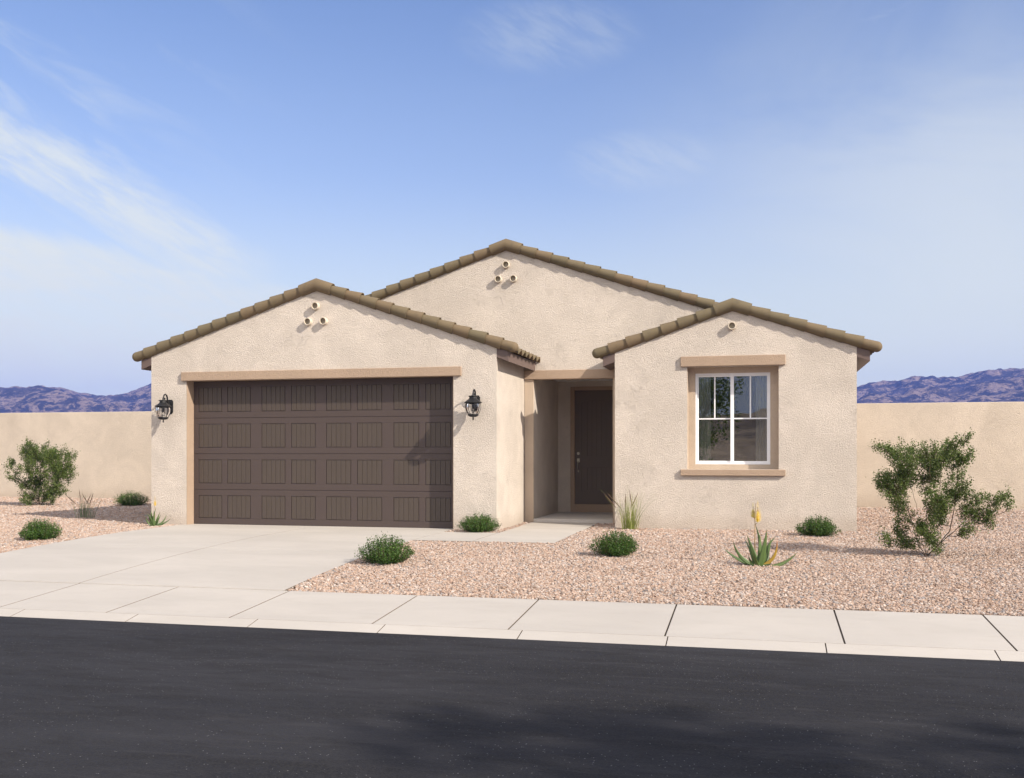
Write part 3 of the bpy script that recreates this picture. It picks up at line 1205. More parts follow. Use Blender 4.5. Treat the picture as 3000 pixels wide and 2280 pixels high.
def rake(xc, zp, y, end_l, end_r, name='rake_tiles', cap_l=True, cap_r=True, seed=1):
    """row of barrel tiles over the gable's edge, axis just above the slope line"""
    g = random.Random(seed)
    V, F, TV, UV = [], [], [], []

    def ring(c, rad, d, n=18):
        # ring in the plane perpendicular to d (d in XZ)
        nrm = Vector((-d.z, 0, d.x))
        return [c + (Vector((0, 1, 0)) * math.cos(t) + nrm * math.sin(t)) * rad for t in [2 * math.pi * k / n for k in range(n)]]

    def addrings(rings, tv, vv):
        o = len(V)
        n = len(rings[0])
        ru = g.random() * 20
        for q, rg in enumerate(rings):
            for k, p in enumerate(rg):
                V.append(tuple(p))
                TV.append(tv)
                UV.append((vv[q] * 1.0 + ru, k / n * 2, ru))
        for q in range(len(rings) - 1):
            for k in range(n):
                k2 = (k + 1) % n
                F.append((o + q * n + k, o + q * n + k2, o + (q + 1) * n + k2, o + (q + 1) * n + k))

    r0, r1 = .102, .080
    off = .086
    for sgn, end, cap in ((-1, end_l, cap_l), (1, end_r, cap_r)):
        d = Vector((sgn * math.cos(PITCH), 0, -math.sin(PITCH)))     # down the slope
        nrm = Vector((sgn * math.sin(PITCH), 0, math.cos(PITCH)))
        apex = Vector((xc, y, zp)) + Vector((0, 0, off / math.cos(PITCH)))
        L = abs(end - xc) / math.cos(PITCH)
        s0 = 0.30                                                     # the mitred ridge piece reaches here
        n = max(1, round((L - s0) / .292))
        step = (L - s0) / n
        for k in range(n):
            a = s0 + k * step - .05
            b = s0 + (k + 1) * step
            if k == n - 1 and cap:
                b = L - .02
            jl = g.uniform(-.010, .010) if k < n - 1 else 0
            b += jl
            ca = apex + d * a
            cb = apex + d * b
            tv = g.random()
            dy = Vector((0, g.uniform(-.004, .004), g.uniform(-.003, .003)))
            tilt = nrm * g.uniform(-.003, .003)
            rings = [ring(ca - nrm * .010, r1 - .003, d), ring(cb + dy + tilt, r0, d), ring(cb + dy + tilt, r0 - .013, d), ring(cb - d * .04 + dy, r0 - .014, d)]
            vv = [0, b - a, b - a, b - a]
            if k == n - 1 and cap:
                rings = [ring(ca - nrm * .010, r1 - .003, d), ring(cb - d * .07, .088, d)]
                vv = [0, .3]
                for q in range(1, 8):
                    t = q / 7 * math.pi / 2
                    rings.append(ring(cb - d * .07 + d * .088 * math.sin(t), max(.001, .088 * math.cos(t)), d))
                    vv.append(.3 + q * .01)
            addrings(rings, tv, vv)
    # mitred ridge piece
    off_c = Vector((xc, y - .004, zp)) + Vector((0, 0, off / math.cos(PITCH)))
    dl = Vector((-math.cos(PITCH), 0, -math.sin(PITCH)))
    dr = Vector((math.cos(PITCH), 0, -math.sin(PITCH)))
    ex = .30
    tv = g.random()
    A = ring(off_c + dl * ex, r0 + .003, -dl)
    B0 = []
    n = 18
    for k in range(n):
        t = 2 * math.pi * k / n
        B0.append(off_c + Vector((0, 1, 0)) * math.cos(t) * (r0 + .003) + Vector((0, 0, 1)) * math.sin(t) * (r0 + .003) / math.cos(PITCH))
    Cc = ring(off_c + dr * ex, r0 + .003, dr)
    Ai = ring(off_c + dl * (ex - .03), r0 - .012, -dl)
    Ae = ring(off_c + dl * ex, r0 - .011, -dl)
    Ce = ring(off_c + dr * ex, r0 - .011, dr)
    Ci = ring(off_c + dr * (ex - .03), r0 - .012, dr)
    addrings([Ai, Ae, A, B0, Cc, Ce, Ci], tv, [0, .03, .03, .33, .63, .63, .66])
    o = children_origin(H)
    me = bpy.data.meshes.new(name)
    me.from_pydata([(p[0] - o.x, p[1] - o.y, p[2] - o.z) for p in V], [], F)
    at = me.attributes.new('tv', 'FLOAT', 'POINT')
    at.data.foreach_set('value', TV)
    uv = me.attributes.new('uvv', 'FLOAT_VECTOR', 'POINT')
    uv.data.foreach_set('vector', np.array(UV, dtype=np.float32).ravel())
    me.update()
    bm = bmesh.new()
    bm.from_mesh(me)
    bmesh.ops.recalc_face_normals(bm, faces=bm.faces)
    bm.to_mesh(me)
    bm.free()
    return link_mesh(name, me, 'clay_tile', H, auto=35)


rake(GC, GP, GY + .004, -10.85, -3.79, seed=3)
rake(MC, MP, MY + .004, -7.35, -.50, seed=5, cap_l=False, cap_r=False)
rake(WC, WP, RY + .004, -2.765, 1.90, seed=8)


# ---- tiled roof planes (S-tiles: waves along Y, steps down the slope)
def roof_plane(mb, x_top, z_top, x_bot, y0, y1):
    sgn = 1 if x_bot > x_top else -1
    L = abs(x_bot - x_top) / math.cos(PITCH)
    ns = max(2, int(round(L / .36)))
    wave = .285
    ny = int((y1 - y0) / wave * 12)
    rows = []
    for k in range(ns):
        rows.append((L * k / ns, .0))
        rows.append((L * (k + 1) / ns - .001, .028))
    for side in (0, 1):
        base = len(mb.v)
        for s_, lift in rows:
            for j in range(ny + 1):
                y = y0 + (y1 - y0) * j / ny
                ph = (y - y0) / wave * 2 * math.pi
                h = (.034 * math.sin(ph) + .006 * math.sin(2 * ph) + .05 + lift) if side == 0 else (.034 * math.sin(ph) + .032 + lift * .5 if s_ > L - .4 else 0.0)
                x = x_top + sgn * (math.cos(PITCH) * s_ + math.sin(PITCH) * h)
                z = z_top - math.sin(PITCH) * s_ + math.cos(PITCH) * h
                mb.v.append((x, y, z))
        m = ny + 1
        for i in range(len(rows) - 1):
            for j in range(ny):
                a = base + i * m + j
                mb.f.append((a, a + 1, a + m + 1, a + m) if (side == 0) == (sgn < 0) else (a, a + m, a + m + 1, a + 1))
                mb.mi.append(0)
        if side == 0:
            top0 = base
        else:
            i = len(rows) - 1
            for j in range(ny):
                a, b = top0 + i * m + j, base + i * m + j
                mb.f.append((a, a + 1, b + 1, b))
                mb.mi.append(0)


mb = MB()
roof_plane(mb, GC, GP, GX1 + .285, GY + .10, MY)
roof_plane(mb, GC, GP, GX0 - .285, GY + .10, MY)
roof_plane(mb, MC, MP, GX0 - .285, MY + .06, BK + .1)
roof_plane(mb, MC, MP, WX1 + .285, MY + .06, BK + .1)
roof_plane(mb, WC, WP, WX0 - .285, RY + .10, MY)
roof_plane(mb, WC, WP, WX1 + .285, RY + .10, MY + .1)
o = children_origin(H)
me = bpy.data.meshes.new('roof')
me.from_pydata([(x - o.x, y - o.y, z - o.z) for x, y, z in mb.v], [], mb.f)
at = me.attributes.new('tv', 'FLOAT', 'POINT')
at.data.foreach_set('value', [(noise.noise(Vector((x * 3, y * 3, 1))) + .5) for x, y, z in mb.v])
uv = me.attributes.new('uvv', 'FLOAT_VECTOR', 'POINT')
uv.data.foreach_set('vector', np.array([(v[0] * 2, v[1], v[2]) for v in mb.v], dtype=np.float32).ravel())
RF = link_mesh('roof', me, 'clay_tile', H, auto=50)
# ridge tiles running back from each gable peak
for xc, zp, ya, yb in ((GC, GP, GY + .12, MY), (MC, MP, MY + .12, BK + .1), (WC, WP, RY + .12, MY + .1)):
    mb = MB()
    y = ya
    while y < yb - .1:
        mb.tube([(xc, y, zp + .085), (xc, min(y + .40, yb), zp + .075)], [.105, .092], 16)
        y += .36
    mb.build('ridge_tiles', 'clay_tile', RF, auto=40)


# ---- fascia boxes under the eaves
def fascia(xw, sgn, y0, y1, EV=EV):
    xo = xw + sgn * .20
    pts = [(xw, EV - .003), (xo, EV - .07), (xo, EV - .232), (xw, EV - .156)]
    if sgn > 0:
        pts = pts[::-1]
    m_ = MB()
    m_.prism(pts, y0, y1)
    m_.build('fascia', 'fascia_paint', H, bevel=.003)


fascia(GX1 + .002, 1, GY, MY - .002)
fascia(GX0 - .002, -1, GY, BK)
fascia(WX0 - .002, -1, RY, MY - .002, EVW)
fascia(WX1 + .002, 1, RY, BK, EVW)

# ---- clay vent pipes
VENTS = [(-7.316, 3.753, GY), (-7.452, 3.491, GY), (-7.169, 3.491, GY), (-4.485, 4.690, MY), (-4.631, 4.431, MY), (-4.348, 4.431, MY), (-.439, 3.347, RY)]
vent0 = None
for vx, vz, vy in VENTS:
    mb = MB()
    n = 24
    y0, y1 = vy - .082, vy + .02
    ro, ri = .064, .049
    vs = []
    for rr, yy in ((ro, y1), (ro * .98, y0 + .006), (ro * .93, y0), (ri * 1.08, y0), (ri, y0 + .006)):
        for k in range(n):
            t = 2 * math.pi * k / n
            vs.append((vx + rr * math.cos(t), yy, vz + rr * math.sin(t)))
    fs = []
    for q in range(4):
        for k in range(n):
            k2 = (k + 1) % n
            fs.append((q * n + k, (q + 1) * n + k, (q + 1) * n + k2, q * n + k2))
    mb.add(vs, fs)
    # dark throat
    o_ = len(mb.v)
    vs = [(vx + ri * math.cos(2 * math.pi * k / n), yy, vz + ri * math.sin(2 * math.pi * k / n)) for yy in (y0 + .006, y0 + .055) for k in range(n)]
    fs = [(k, n + k, n + (k + 1) % n, (k + 1) % n) for k in range(n)] + [tuple(range(n, 2 * n))]
    mb.add(vs, fs, 1)
    mb.build('vent_pipe', ['vent_clay', 'vent_dark'], H, auto=40)

# ------------------------------------------------------------------ curtains inside the window
for (xa, xb, lab) in ((-1.02, -.80, 'sheer white curtain drawn to the left side of the window'),
                      (-.06, .17, 'sheer white curtain drawn to the right side of the window')):
    n = 60
    V, F = [], []
    for i in range(n + 1):
        x = xa + (xb - xa) * i / n
        y = 17.49 + .022 * math.sin(i / n * 5 * 2 * math.pi) + .006 * math.sin(i * 1.7)
        V += [(x, y, .9), (x, y, 2.75), (x, y + .004, 2.75), (x, y + .004, .9)]
    for i in range(n):
        a, b = 4 * i, 4 * i + 4
        for k in range(4):
            k2 = (k + 1) % 4
            F.append((a + k, b + k, b + k2, a + k2))
    me = bpy.data.meshes.new('curtain')
    c0 = Vector(((xa + xb) / 2, 17.49, .9))
    me.from_pydata([(p[0] - c0.x, p[1] - c0.y, p[2] - c0.z) for p in V], [], F)
    tag(link_mesh('curtain', me, 'curtain_cloth', None, auto=60, loc=c0), lab, 'curtain', 'curtains behind the window')

# ------------------------------------------------------------------ wall lamps
# local frame: wall at y = 0, lamp towards -y, origin on the wall at the plate's centre


def wall_lamp(loc, label):
    t = empty('wall_lamp', loc, label, 'wall lamp', 'black lanterns beside the garage door')
    L = Vector(loc)

    def g(v):
        return (L.x + v[0], L.y + v[1], L.z + v[2])
    # back plate: elongated octagon
    m_ = MB()
    pts = [(-.055, -.095), (-.03, -.128), (.03, -.128), (.055, -.095), (.055, .095), (.03, .128), (-.03, .128), (-.055, .095)]
    n = len(pts)
    for (sc, ya, yb) in ((1.0, 0.004, -.016), (.78, -.016, -.03)):
        vs = [g((x * sc, ya, z * sc)) for x, z in pts] + [g((x * sc * .94, yb, z * sc * .96)) for x, z in pts]
        fs = [tuple(range(n)), tuple(range(2 * n - 1, n - 1, -1))] + [(i, (i + 1) % n, (i + 1) % n + n, i + n) for i in range(n)]
        m_.add(vs, fs)
    m_.build('back_plate', 'black_iron', t)
    cy, top = -.225, .10          # lantern axis, height of the little crown
    # scroll arm
    m_ = MB()
    pth = [g((0, -.02, .02)), g((0, -.055, .03)), g((0, -.085, .08)), g((0, -.098, .13))]
    for k in range(0, 15):
        a = k / 14 * math.pi * 1.25
        rr = .066 - .0016 * k
        pth.append(g((0, cy + .058 + rr * math.cos(a), .150 + rr * math.sin(a) * 1.0)))
    m_.tube(pth, [.015] * 4 + [.015 - .0004 * k for k in range(15)], 10)
    m_.lathe([(.004, -.02), (.018, -.012), (.02, 0), (.018, .012), (.004, .02)], g((0, cy + .035, .135)), 12)
    m_.tube([g((0, cy, .10)), g((0, cy, .15))], [.020, .012], 10)
    m_.build('scroll_arm', 'black_iron', t, auto=50)
    # roof of the lantern
    m_ = MB()
    m_.lathe([(.020, .112), (.078, .106), (.080, .100), (.062, .090), (.064, .062), (.095, .038), (.132, .010), (.148, -.004), (.146, -.010), (.115, -.014), (.122, -.028), (.02, -.028)][::-1],
             g((0, cy, 0)), 8, rot=R(22.5))
    m_.build('lantern_roof', 'black_iron', t)
    # glass body and ribs
    prof = [(.118, -.026), (.124, -.06), (.121, -.10), (.109, -.14), (.090, -.175), (.078, -.192)]
    m_ = MB()
    vs, fs = [], []
    for r_, z in prof:
        for k in range(24):
            a = 2 * math.pi * k / 24
            vs.append(g((r_ * .985 * math.cos(a), cy + r_ * .985 * math.sin(a), z)))
    for i in range(len(prof) - 1):
        for k in range(24):
            fs.append((i * 24 + k, i * 24 + (k + 1) % 24, (i + 1) * 24 + (k + 1) % 24, (i + 1) * 24 + k))
    m_.add(vs, fs)
    m_.build('glass', 'lamp_glass', t, smooth=True)
    m_ = MB()
    for k in range(8):
        a = 2 * math.pi * k / 8 + R(22.5)
        m_.tube([g((r_ * math.cos(a), cy + r_ * math.sin(a), z)) for r_, z in prof], .0052, 6)
    m_.build('ribs', 'black_iron', t, smooth=True)
    m_ = MB()
    m_.lathe([(.003, -.288), (.009, -.280), (.015, -.268), (.007, -.258), (.015, -.250), (.008, -.243), (.010, -.236), (.052, -.233), (.076, -.220), (.094, -.204), (.096, -.199), (.082, -.194), (.080, -.188), (.02, -.188)],
             g((0, cy, 0)), 8, rot=R(22.5))
    m_.build('lantern_base', 'black_iron', t)
    m_ = MB()   # bulb and its holder
    m_.lathe([(.014, -.095), (.016, -.035), (.016, -.03)], g((0, cy, 0)), 12)
    m_.build('bulb_holder', 'black_iron', t, auto=40)
    m_ = MB()
    m_.lathe([(.002, -.165), (.014, -.160), (.024, -.145), (.027, -.128), (.022, -.108), (.013, -.095)], g((0, cy, 0)), 14)
    m_.build('bulb', 'lamp_glass', t, smooth=True)
    return t


l1 = wall_lamp((-4.486, GY, 2.075), 'black lantern wall lamp on the narrow pier right of the garage door')
l2 = copy_tree(l1)
l2.location = (-10.10, GY, 2.075)
l2['label'] = 'black lantern wall lamp on the corner pier left of the garage door'


# ------------------------------------------------------------------ plants
def finish(name, V, F, tv, mat, parent, smooth=False, extra=None):
    o = children_origin(parent)
    V = np.asarray(V, float) - np.array([o.x, o.y, o.z])
    at = {'tv': tv}
    if extra:
        at.update(extra)
    me = np_mesh(name, V, F, at)
    return link_mesh(name, me, mat, parent, smooth)


def low_bush(x, y, w, h, label, seed, lab_group='low round green bushes in the gravel'):
    z0 = zg(y) - .005
    t = empty('bush', (x, y, z0), label, 'bush', lab_group)
    g = np.random.default_rng(seed)
    ns = 260
    stems = MB()
    cs, tvs, sz = [], [], []
    ph = g.uniform(0, 6.28, 5)
    for i in range(ns):
        a = g.uniform(0, 2 * math.pi)
        q = math.sqrt(g.uniform(0, 1))
        lob = 1 + .12 * math.sin(3 * a + ph[0]) + .08 * math.sin(5 * a + ph[1])
        R_ = w / 2 * lob
        ex, ey = q * R_ * math.cos(a), q * R_ * math.sin(a)
        hz = h * (1 - .62 * q ** 2.6) * g.uniform(.80, 1.08)
        if g.random() < .08:
            hz *= 1.14
        base = Vector((ex * .35, ey * .35, 0))
        tip = Vector((ex, ey, hz))
        mid = (base + tip) / 2 + Vector((ex * .22, ey * .22, -h * .02))
        if i % 3 == 0:
            stems.tube([(x + p.x, y + p.y, z0 + p.z) for p in (base, mid, tip)], [.003, .0025, .0012], 4, False)
        k = 36
        for j in range(k):
            s_ = j / (k - 1)
            s_ = .12 + .88 * s_
            p = base * (1 - s_) ** 2 + mid * 2 * s_ * (1 - s_) + tip * s_ * s_
            j_ = g.normal(size=3) * .016
            cs.append((x + p.x + j_[0], y + p.y + j_[1], max(z0 + p.z + j_[2], z0 + .004)))
            tvs.append(min(1, max(0, g.normal(.42, .22))))
            sz.append(g.uniform(.012, .024))
    V, F, tv = leaves(cs, np.array(sz), .5, .62, np.array(tvs), seed)
    finish('foliage', V, F, tv, 'bush_leaf', t)
    stems.build('stem', 'bark', t)
    return t


low_bush(-10.43, 13.05, .60, .30, 'low round green bush in the gravel beside the driveway at far left', 11)
low_bush(-14.72, 21.6, .82, .34, 'small low green bush near the base of the boundary wall left of the garage', 12)
low_bush(-4.36, 15.66, .66, .29, 'low green bush at the foot of the lamp pier between garage door and walkway', 13)
low_bush(-4.43, 11.68, .70, .33, 'low green bush at the corner of gravel beside the driveway, front of the walkway', 14)
low_bush(-1.76, 12.83, .60, .30, 'low green bush in the middle of the gravel, in front of the porch corner', 15)
low_bush(.87, 16.12, .62, .29, 'low green bush close to the wall right of and below the window', 16)


def shrub(x, y, clusters, base, scale, label, seed, lsize, dens, stems, depth_k=1.0):
    """clusters: (px,py,r) in a drawing of the shrub seen from the street; each gets its own depth"""
    z0 = zg(y) - .01
    t = empty('shrub', (x, y, z0), label, 'shrub', 'tall open desert shrubs')
    g = np.random.default_rng(seed)
    ca = math.atan2(x, y)
    rt = Vector((math.cos(ca), -math.sin(ca), 0))
    bk = Vector((math.sin(ca), math.cos(ca), 0))
    nodes = []       # (pos, parent index, radius)
    B = Vector((x, y, z0))
    nodes.append((B.copy(), -1))
    cl = []
    width = max(c[0] for c in clusters) - min(c[0] for c in clusters)
    for (px, py, r_) in clusters:
        dx = (px - base[0]) * scale
        dz = (base[1] - py) * scale
        sp = width * scale * .34 * depth_k
        lim = max(.15, 1 - abs(dx) / (width * scale * .75)) * (0.35 + .65 * min(1, dz / .5))
        dd = float(np.clip(g.normal(0, .5), -1, 1)) * sp * lim
        cl.append((B + rt * dx + bk * dd + Vector((0, 0, max(dz, .03))), r_ * scale))
    for st_ in stems:
        prev, q = 0, B
        dd = g.uniform(-.3, .3) * width * scale * .4
        for a_, (px, py) in enumerate(st_):
            fr_ = (a_ + 1) / len(st_)
            P = B + rt * (px - base[0]) * scale + bk * dd * fr_ + Vector((0, 0, (base[1] - py) * scale))
            ns_ = max(1, int((P - q).length / .06))
            for s_ in range(1, ns_ + 1):
                p = q.lerp(P, s_ / ns_) + Vector((g.normal(0, .004), g.normal(0, .004), 0))
                nodes.append((p, prev))
                prev = len(nodes) - 1
            q = P
    more = []
    for (P, r_) in cl:
        for q in range(2):
            o_ = Vector(g.normal(size=3)) * r_ * .75
            pn = P + o_
            if pn.z > z0 + .05:
                more.append((pn, r_ * g.uniform(.65, .95)))
    cl += more
    # skeleton: main limbs first, then every cluster joins the nearest node nearer to the base
    order = sorted(range(len(cl)), key=lambda i: (cl[i][0] - B).length)
    paths = []
    for i in order:
        P, r_ = cl[i]
        best, bi = 1e9, 0
        for k, (q, pr) in enumerate(nodes):
            dv = P - q
            if q.z > P.z - .02 and k > 0:
                continue
            side = Vector((dv.x, dv.y, 0)).length
            cst = dv.length + .55 * side + (0.0 if k else .30)
            if cst < best:
                best, bi = cst, k
        q = nodes[bi][0]
        nseg = max(2, int((P - q).length / .07))
        prev = bi
        L = (P - q).length
        side = Vector((P.x - q.x, P.y - q.y, 0))
        for s_ in range(1, nseg + 1):
            u = s_ / nseg
            p = q.lerp(P, u)
            # limbs leave low and rise: sag of the straight line
            p += side * (.16 * math.sin(math.pi * u)) - Vector((0, 0, .10 * L * math.sin(math.pi * u)))
            p += Vector((g.normal(0, .006), g.normal(0, .006), g.normal(0, .006))) if s_ < nseg else Vector((0, 0, 0))
            p.z = max(p.z, z0 + .01)
            nodes.append((p, prev))
            prev = len(nodes) - 1
    cnt = [0] * len(nodes)
    for k in range(len(nodes) - 1, 0, -1):
        cnt[k] = max(cnt[k], 1)
        # leaf count is carried down
        cnt[nodes[k][1]] += cnt[k]
    m_ = MB()
    for k in range(1, len(nodes)):
        p, pr = nodes[k]
        ra = min(.015, .0008 * math.sqrt(cnt[k]) + .0016)
        rb = min(.015, .0008 * math.sqrt(cnt[pr] if pr else cnt[k]) + .0016)
        m_.tube([nodes[pr][0], p], [min(rb, ra * 1.3), ra], 6, False)
    cs, tvs, sz = [], [], []
    for (P, r_) in cl:
        # small leafy tufts on twigs all through each cluster
        nt = max(2, int(dens * (r_ / .09) ** 2))
        grow = (P - B).normalized()
        for i in range(nt):
            d = Vector(g.normal(size=3)).normalized()
            q = g.uniform(.1, 1) ** .5 * r_ * 1.12
            e = P + d * q + grow * r_ * g.uniform(-.5, .6) * (1.6 if g.random() < .15 else 1)
            if e.z < z0 + .03:
                continue
            s0 = P - grow * r_ * .6
            if i % 2 == 0:
                m_.tube([s0, s0.lerp(e, .5) + Vector(g.normal(size=3)) * r_ * .08, e], [.0022, .0016, .0009], 4, False)
            tr_ = g.uniform(.018, .042) * (lsize / .0165)
            k = int(g.uniform(16, 34) * (tr_ / .03) * (.0165 / lsize) + 6)
            tvb = g.uniform(-.16, .16)
            ax = (d * .6 + grow + Vector((0, 0, .4))).normalized()
            for j in range(k):
                o_ = Vector(g.normal(size=3)) * tr_ * .55 + ax * tr_ * g.uniform(-1.1, 1.3)
                p = e + o_
                cs.append((p.x, p.y, max(p.z, z0 + .01)))
                tvs.append(min(1, max(0, g.normal(.45, .2) + tvb)))
                sz.append(g.uniform(.65, 1.35) * lsize)
    V, F, tv = leaves(cs, np.array(sz), .25, .72, np.array(tvs), seed)
    finish('foliage', V, F, tv, 'shrub_leaf', t)
    m_.build('branches', 'bark', t, smooth=True)
    print(label, len(cs))
    return t


CR = [(320, 650, 55), (370, 690, 60), (440, 640, 35), (510, 680, 45), (430, 760, 70), (480, 800, 80), (340, 870, 70), (390, 930, 75), (300, 890, 50),
      (370, 1000, 60), (440, 960, 60), (520, 860, 60), (610, 660, 45), (640, 710, 55), (640, 800, 70), (600, 880, 60), (700, 760, 60), (690, 860, 60),
      (640, 960, 40), (740, 640, 35), (830, 610, 40), (880, 590, 30), (905, 560, 18), (820, 690, 60), (880, 720, 50), (920, 700, 28), (800, 770, 55),
      (740, 700, 45), (860, 950, 50), (840, 1000, 55), (760, 960, 50), (740, 1060, 60), (690, 1020, 60), (640, 1100, 70), (680, 1180, 50), (420, 1050, 45),
      (410, 1110, 40), (450, 1190, 50), (430, 1260, 45), (440, 1330, 60), (480, 1370, 50), (420, 1300, 40), (350, 1370, 18), (560, 1290, 40), (640, 1290, 60),
      (660, 1340, 50), (700, 1410, 35), (610, 1240, 40), (880, 1130, 35), (930, 1110, 50), (970, 1060, 50), (1010, 1040, 40), (1080, 1060, 45), (1140, 1050, 45),
      (1170, 1000, 26), (1200, 1085, 26), (1000, 1140, 55), (960, 1190, 50), (1040, 1200, 28), (900, 1250, 45), (870, 1280, 30), (780, 1010, 40), (850, 860, 30)]
shrub(2.015, 13.48, CR, (615, 1480), .00160, 'tall open green shrub in the gravel right of the house, one long limb reaching right', 21, .0200, 12,
      [[(560, 1400), (510, 1220), (470, 1080), (430, 900)], [(585, 1380), (555, 1150), (510, 960)], [(610, 1300), (622, 1100), (630, 850)],
       [(640, 1400), (660, 1250), (700, 1080), (720, 850)], [(700, 1390), (780, 1280), (812, 1120), (835, 880), (850, 720)],
       [(715, 1375), (830, 1260), (950, 1130), (1100, 1070)], [(540, 1420), (470, 1370), (440, 1330)]])
CL = [(190, 590, 35), (230, 610, 40), (270, 600, 35), (340, 575, 22), (300, 640, 55), (360, 620, 40), (220, 650, 30), (250, 700, 45), (330, 700, 65), (390, 680, 50),
      (440, 650, 40), (515, 620, 22), (530, 660, 20), (560, 655, 12), (500, 650, 18), (460, 700, 45), (410, 750, 60), (330, 780, 60), (240, 770, 40), (230, 830, 45),
      (300, 860, 60), (380, 840, 60), (460, 780, 45), (520, 740, 32), (500, 810, 40), (545, 800, 16), (520, 850, 26), (440, 860, 50), (400, 920, 50), (460, 940, 38),
      (480, 950, 16), (330, 930, 50), (260, 920, 40), (200, 900, 22), (170, 910, 16), (100, 720, 28), (150, 740, 20), (90, 760, 20), (80, 825, 16), (120, 830, 20),
      (170, 860, 20), (210, 970, 28), (200, 1010, 32), (250, 1000, 30), (230, 1035, 28), (380, 990, 40), (400, 1030, 20), (340, 990, 40), (140, 790, 16), (110, 700, 18)]
shrub(-16.855, 21.06, CL, (300, 1062), 24.46 / 2974 / 2.8, 'tall open grey-green shrub in front of the boundary wall at the far left', 22, .027, 6.8,
      [[(270, 1020), (215, 940), (160, 850), (110, 790)], [(285, 1000), (265, 880), (240, 700)], [(300, 1000), (310, 850), (305, 700)],
       [(315, 1010), (360, 880), (400, 720)], [(330, 1030), (400, 940), (460, 820), (520, 760)]])


def grass_clump(x, y, h, spread, n, mat, label, seed, lean):
    z0 = zg(y) - .005
    t = empty('grass_clump', (x, y, z0), label, 'ornamental grass', 'tall thin grass clumps')
    g = np.random.default_rng(seed)
    V, F, tv = [], [], []
    heads = MB()
    for i in range(n):
        bx, by = g.normal(0, spread * .30), g.normal(0, spread * .25)
        hh = h * g.uniform(.35, .85) if i > 6 else h * g.uniform(.8, 1.0)
        ln = g.normal(0, .18) + lean * (1 if i in (0, 1, 2) else 0) * (1, 1.3, -.7)[i % 3]
        dr = g.normal(0, .12)
        curve = g.uniform(.5, 2.2)
        w = g.uniform(.0028, .0055)
        nb = 9
        a = g.uniform(0, math.pi)
        wx, wy = math.cos(a) * w, math.sin(a) * w
        o_ = len(V)
        tb = min(1, max(0, g.normal(.5, .22)))
        pts = []
        for k in range(nb):
            s_ = k / (nb - 1)
            px = x + bx + bx * s_ * .8 + ln * hh * s_ ** (1 + curve * .5)
            py = y + by + dr * hh * s_ ** 1.6
            pz = z0 + hh * s_ * (1 - .10 * abs(ln) * s_)
            pts.append((px, py, pz))
            f_ = 1 - s_ * .85
            V.append((px - wx * f_, py - wy * f_, pz))
            V.append((px + wx * f_, py + wy * f_, pz))
            tv += [tb, tb]
        for k in range(nb - 1):
            a_ = o_ + 2 * k
            F.append((a_, a_ + 1, a_ + 3, a_ + 2))
        if i in (0, 1, 3, 4, 5):
            # seed head over the upper part of the blade
            hp = [Vector(pts[4]).lerp(Vector(pts[7]), u) for u in (0, .25, .5, .75, 1)]
            heads.tube(hp, [.002, .006, .0075, .0055, .002], 6, False)
            for q in range(16):
                c_ = hp[0].lerp(hp[-1], q / 15)
                d_ = Vector(g.normal(size=3)).normalized() * .012 + Vector((0, 0, .010))
                heads.tube([c_, c_ + d_], [.0028, .0008], 4, False)
    finish('blades', V, np.array(F), np.array(tv), mat, t)
    ho = heads.build('seed_head', 'seed_head', t, smooth=True)
    return t


grass_clump(-2.09, 16.84, .76, .19, 120, 'grass_blade', 'yellow-green tall grass clump against the wall right of the porch', 31, -.50)
grass_clump(-12.71, 17.2, .64, .24, 80, 'grass_blade_grey', 'grey-green tall grass clump in the gravel left of the garage', 32, -.6)


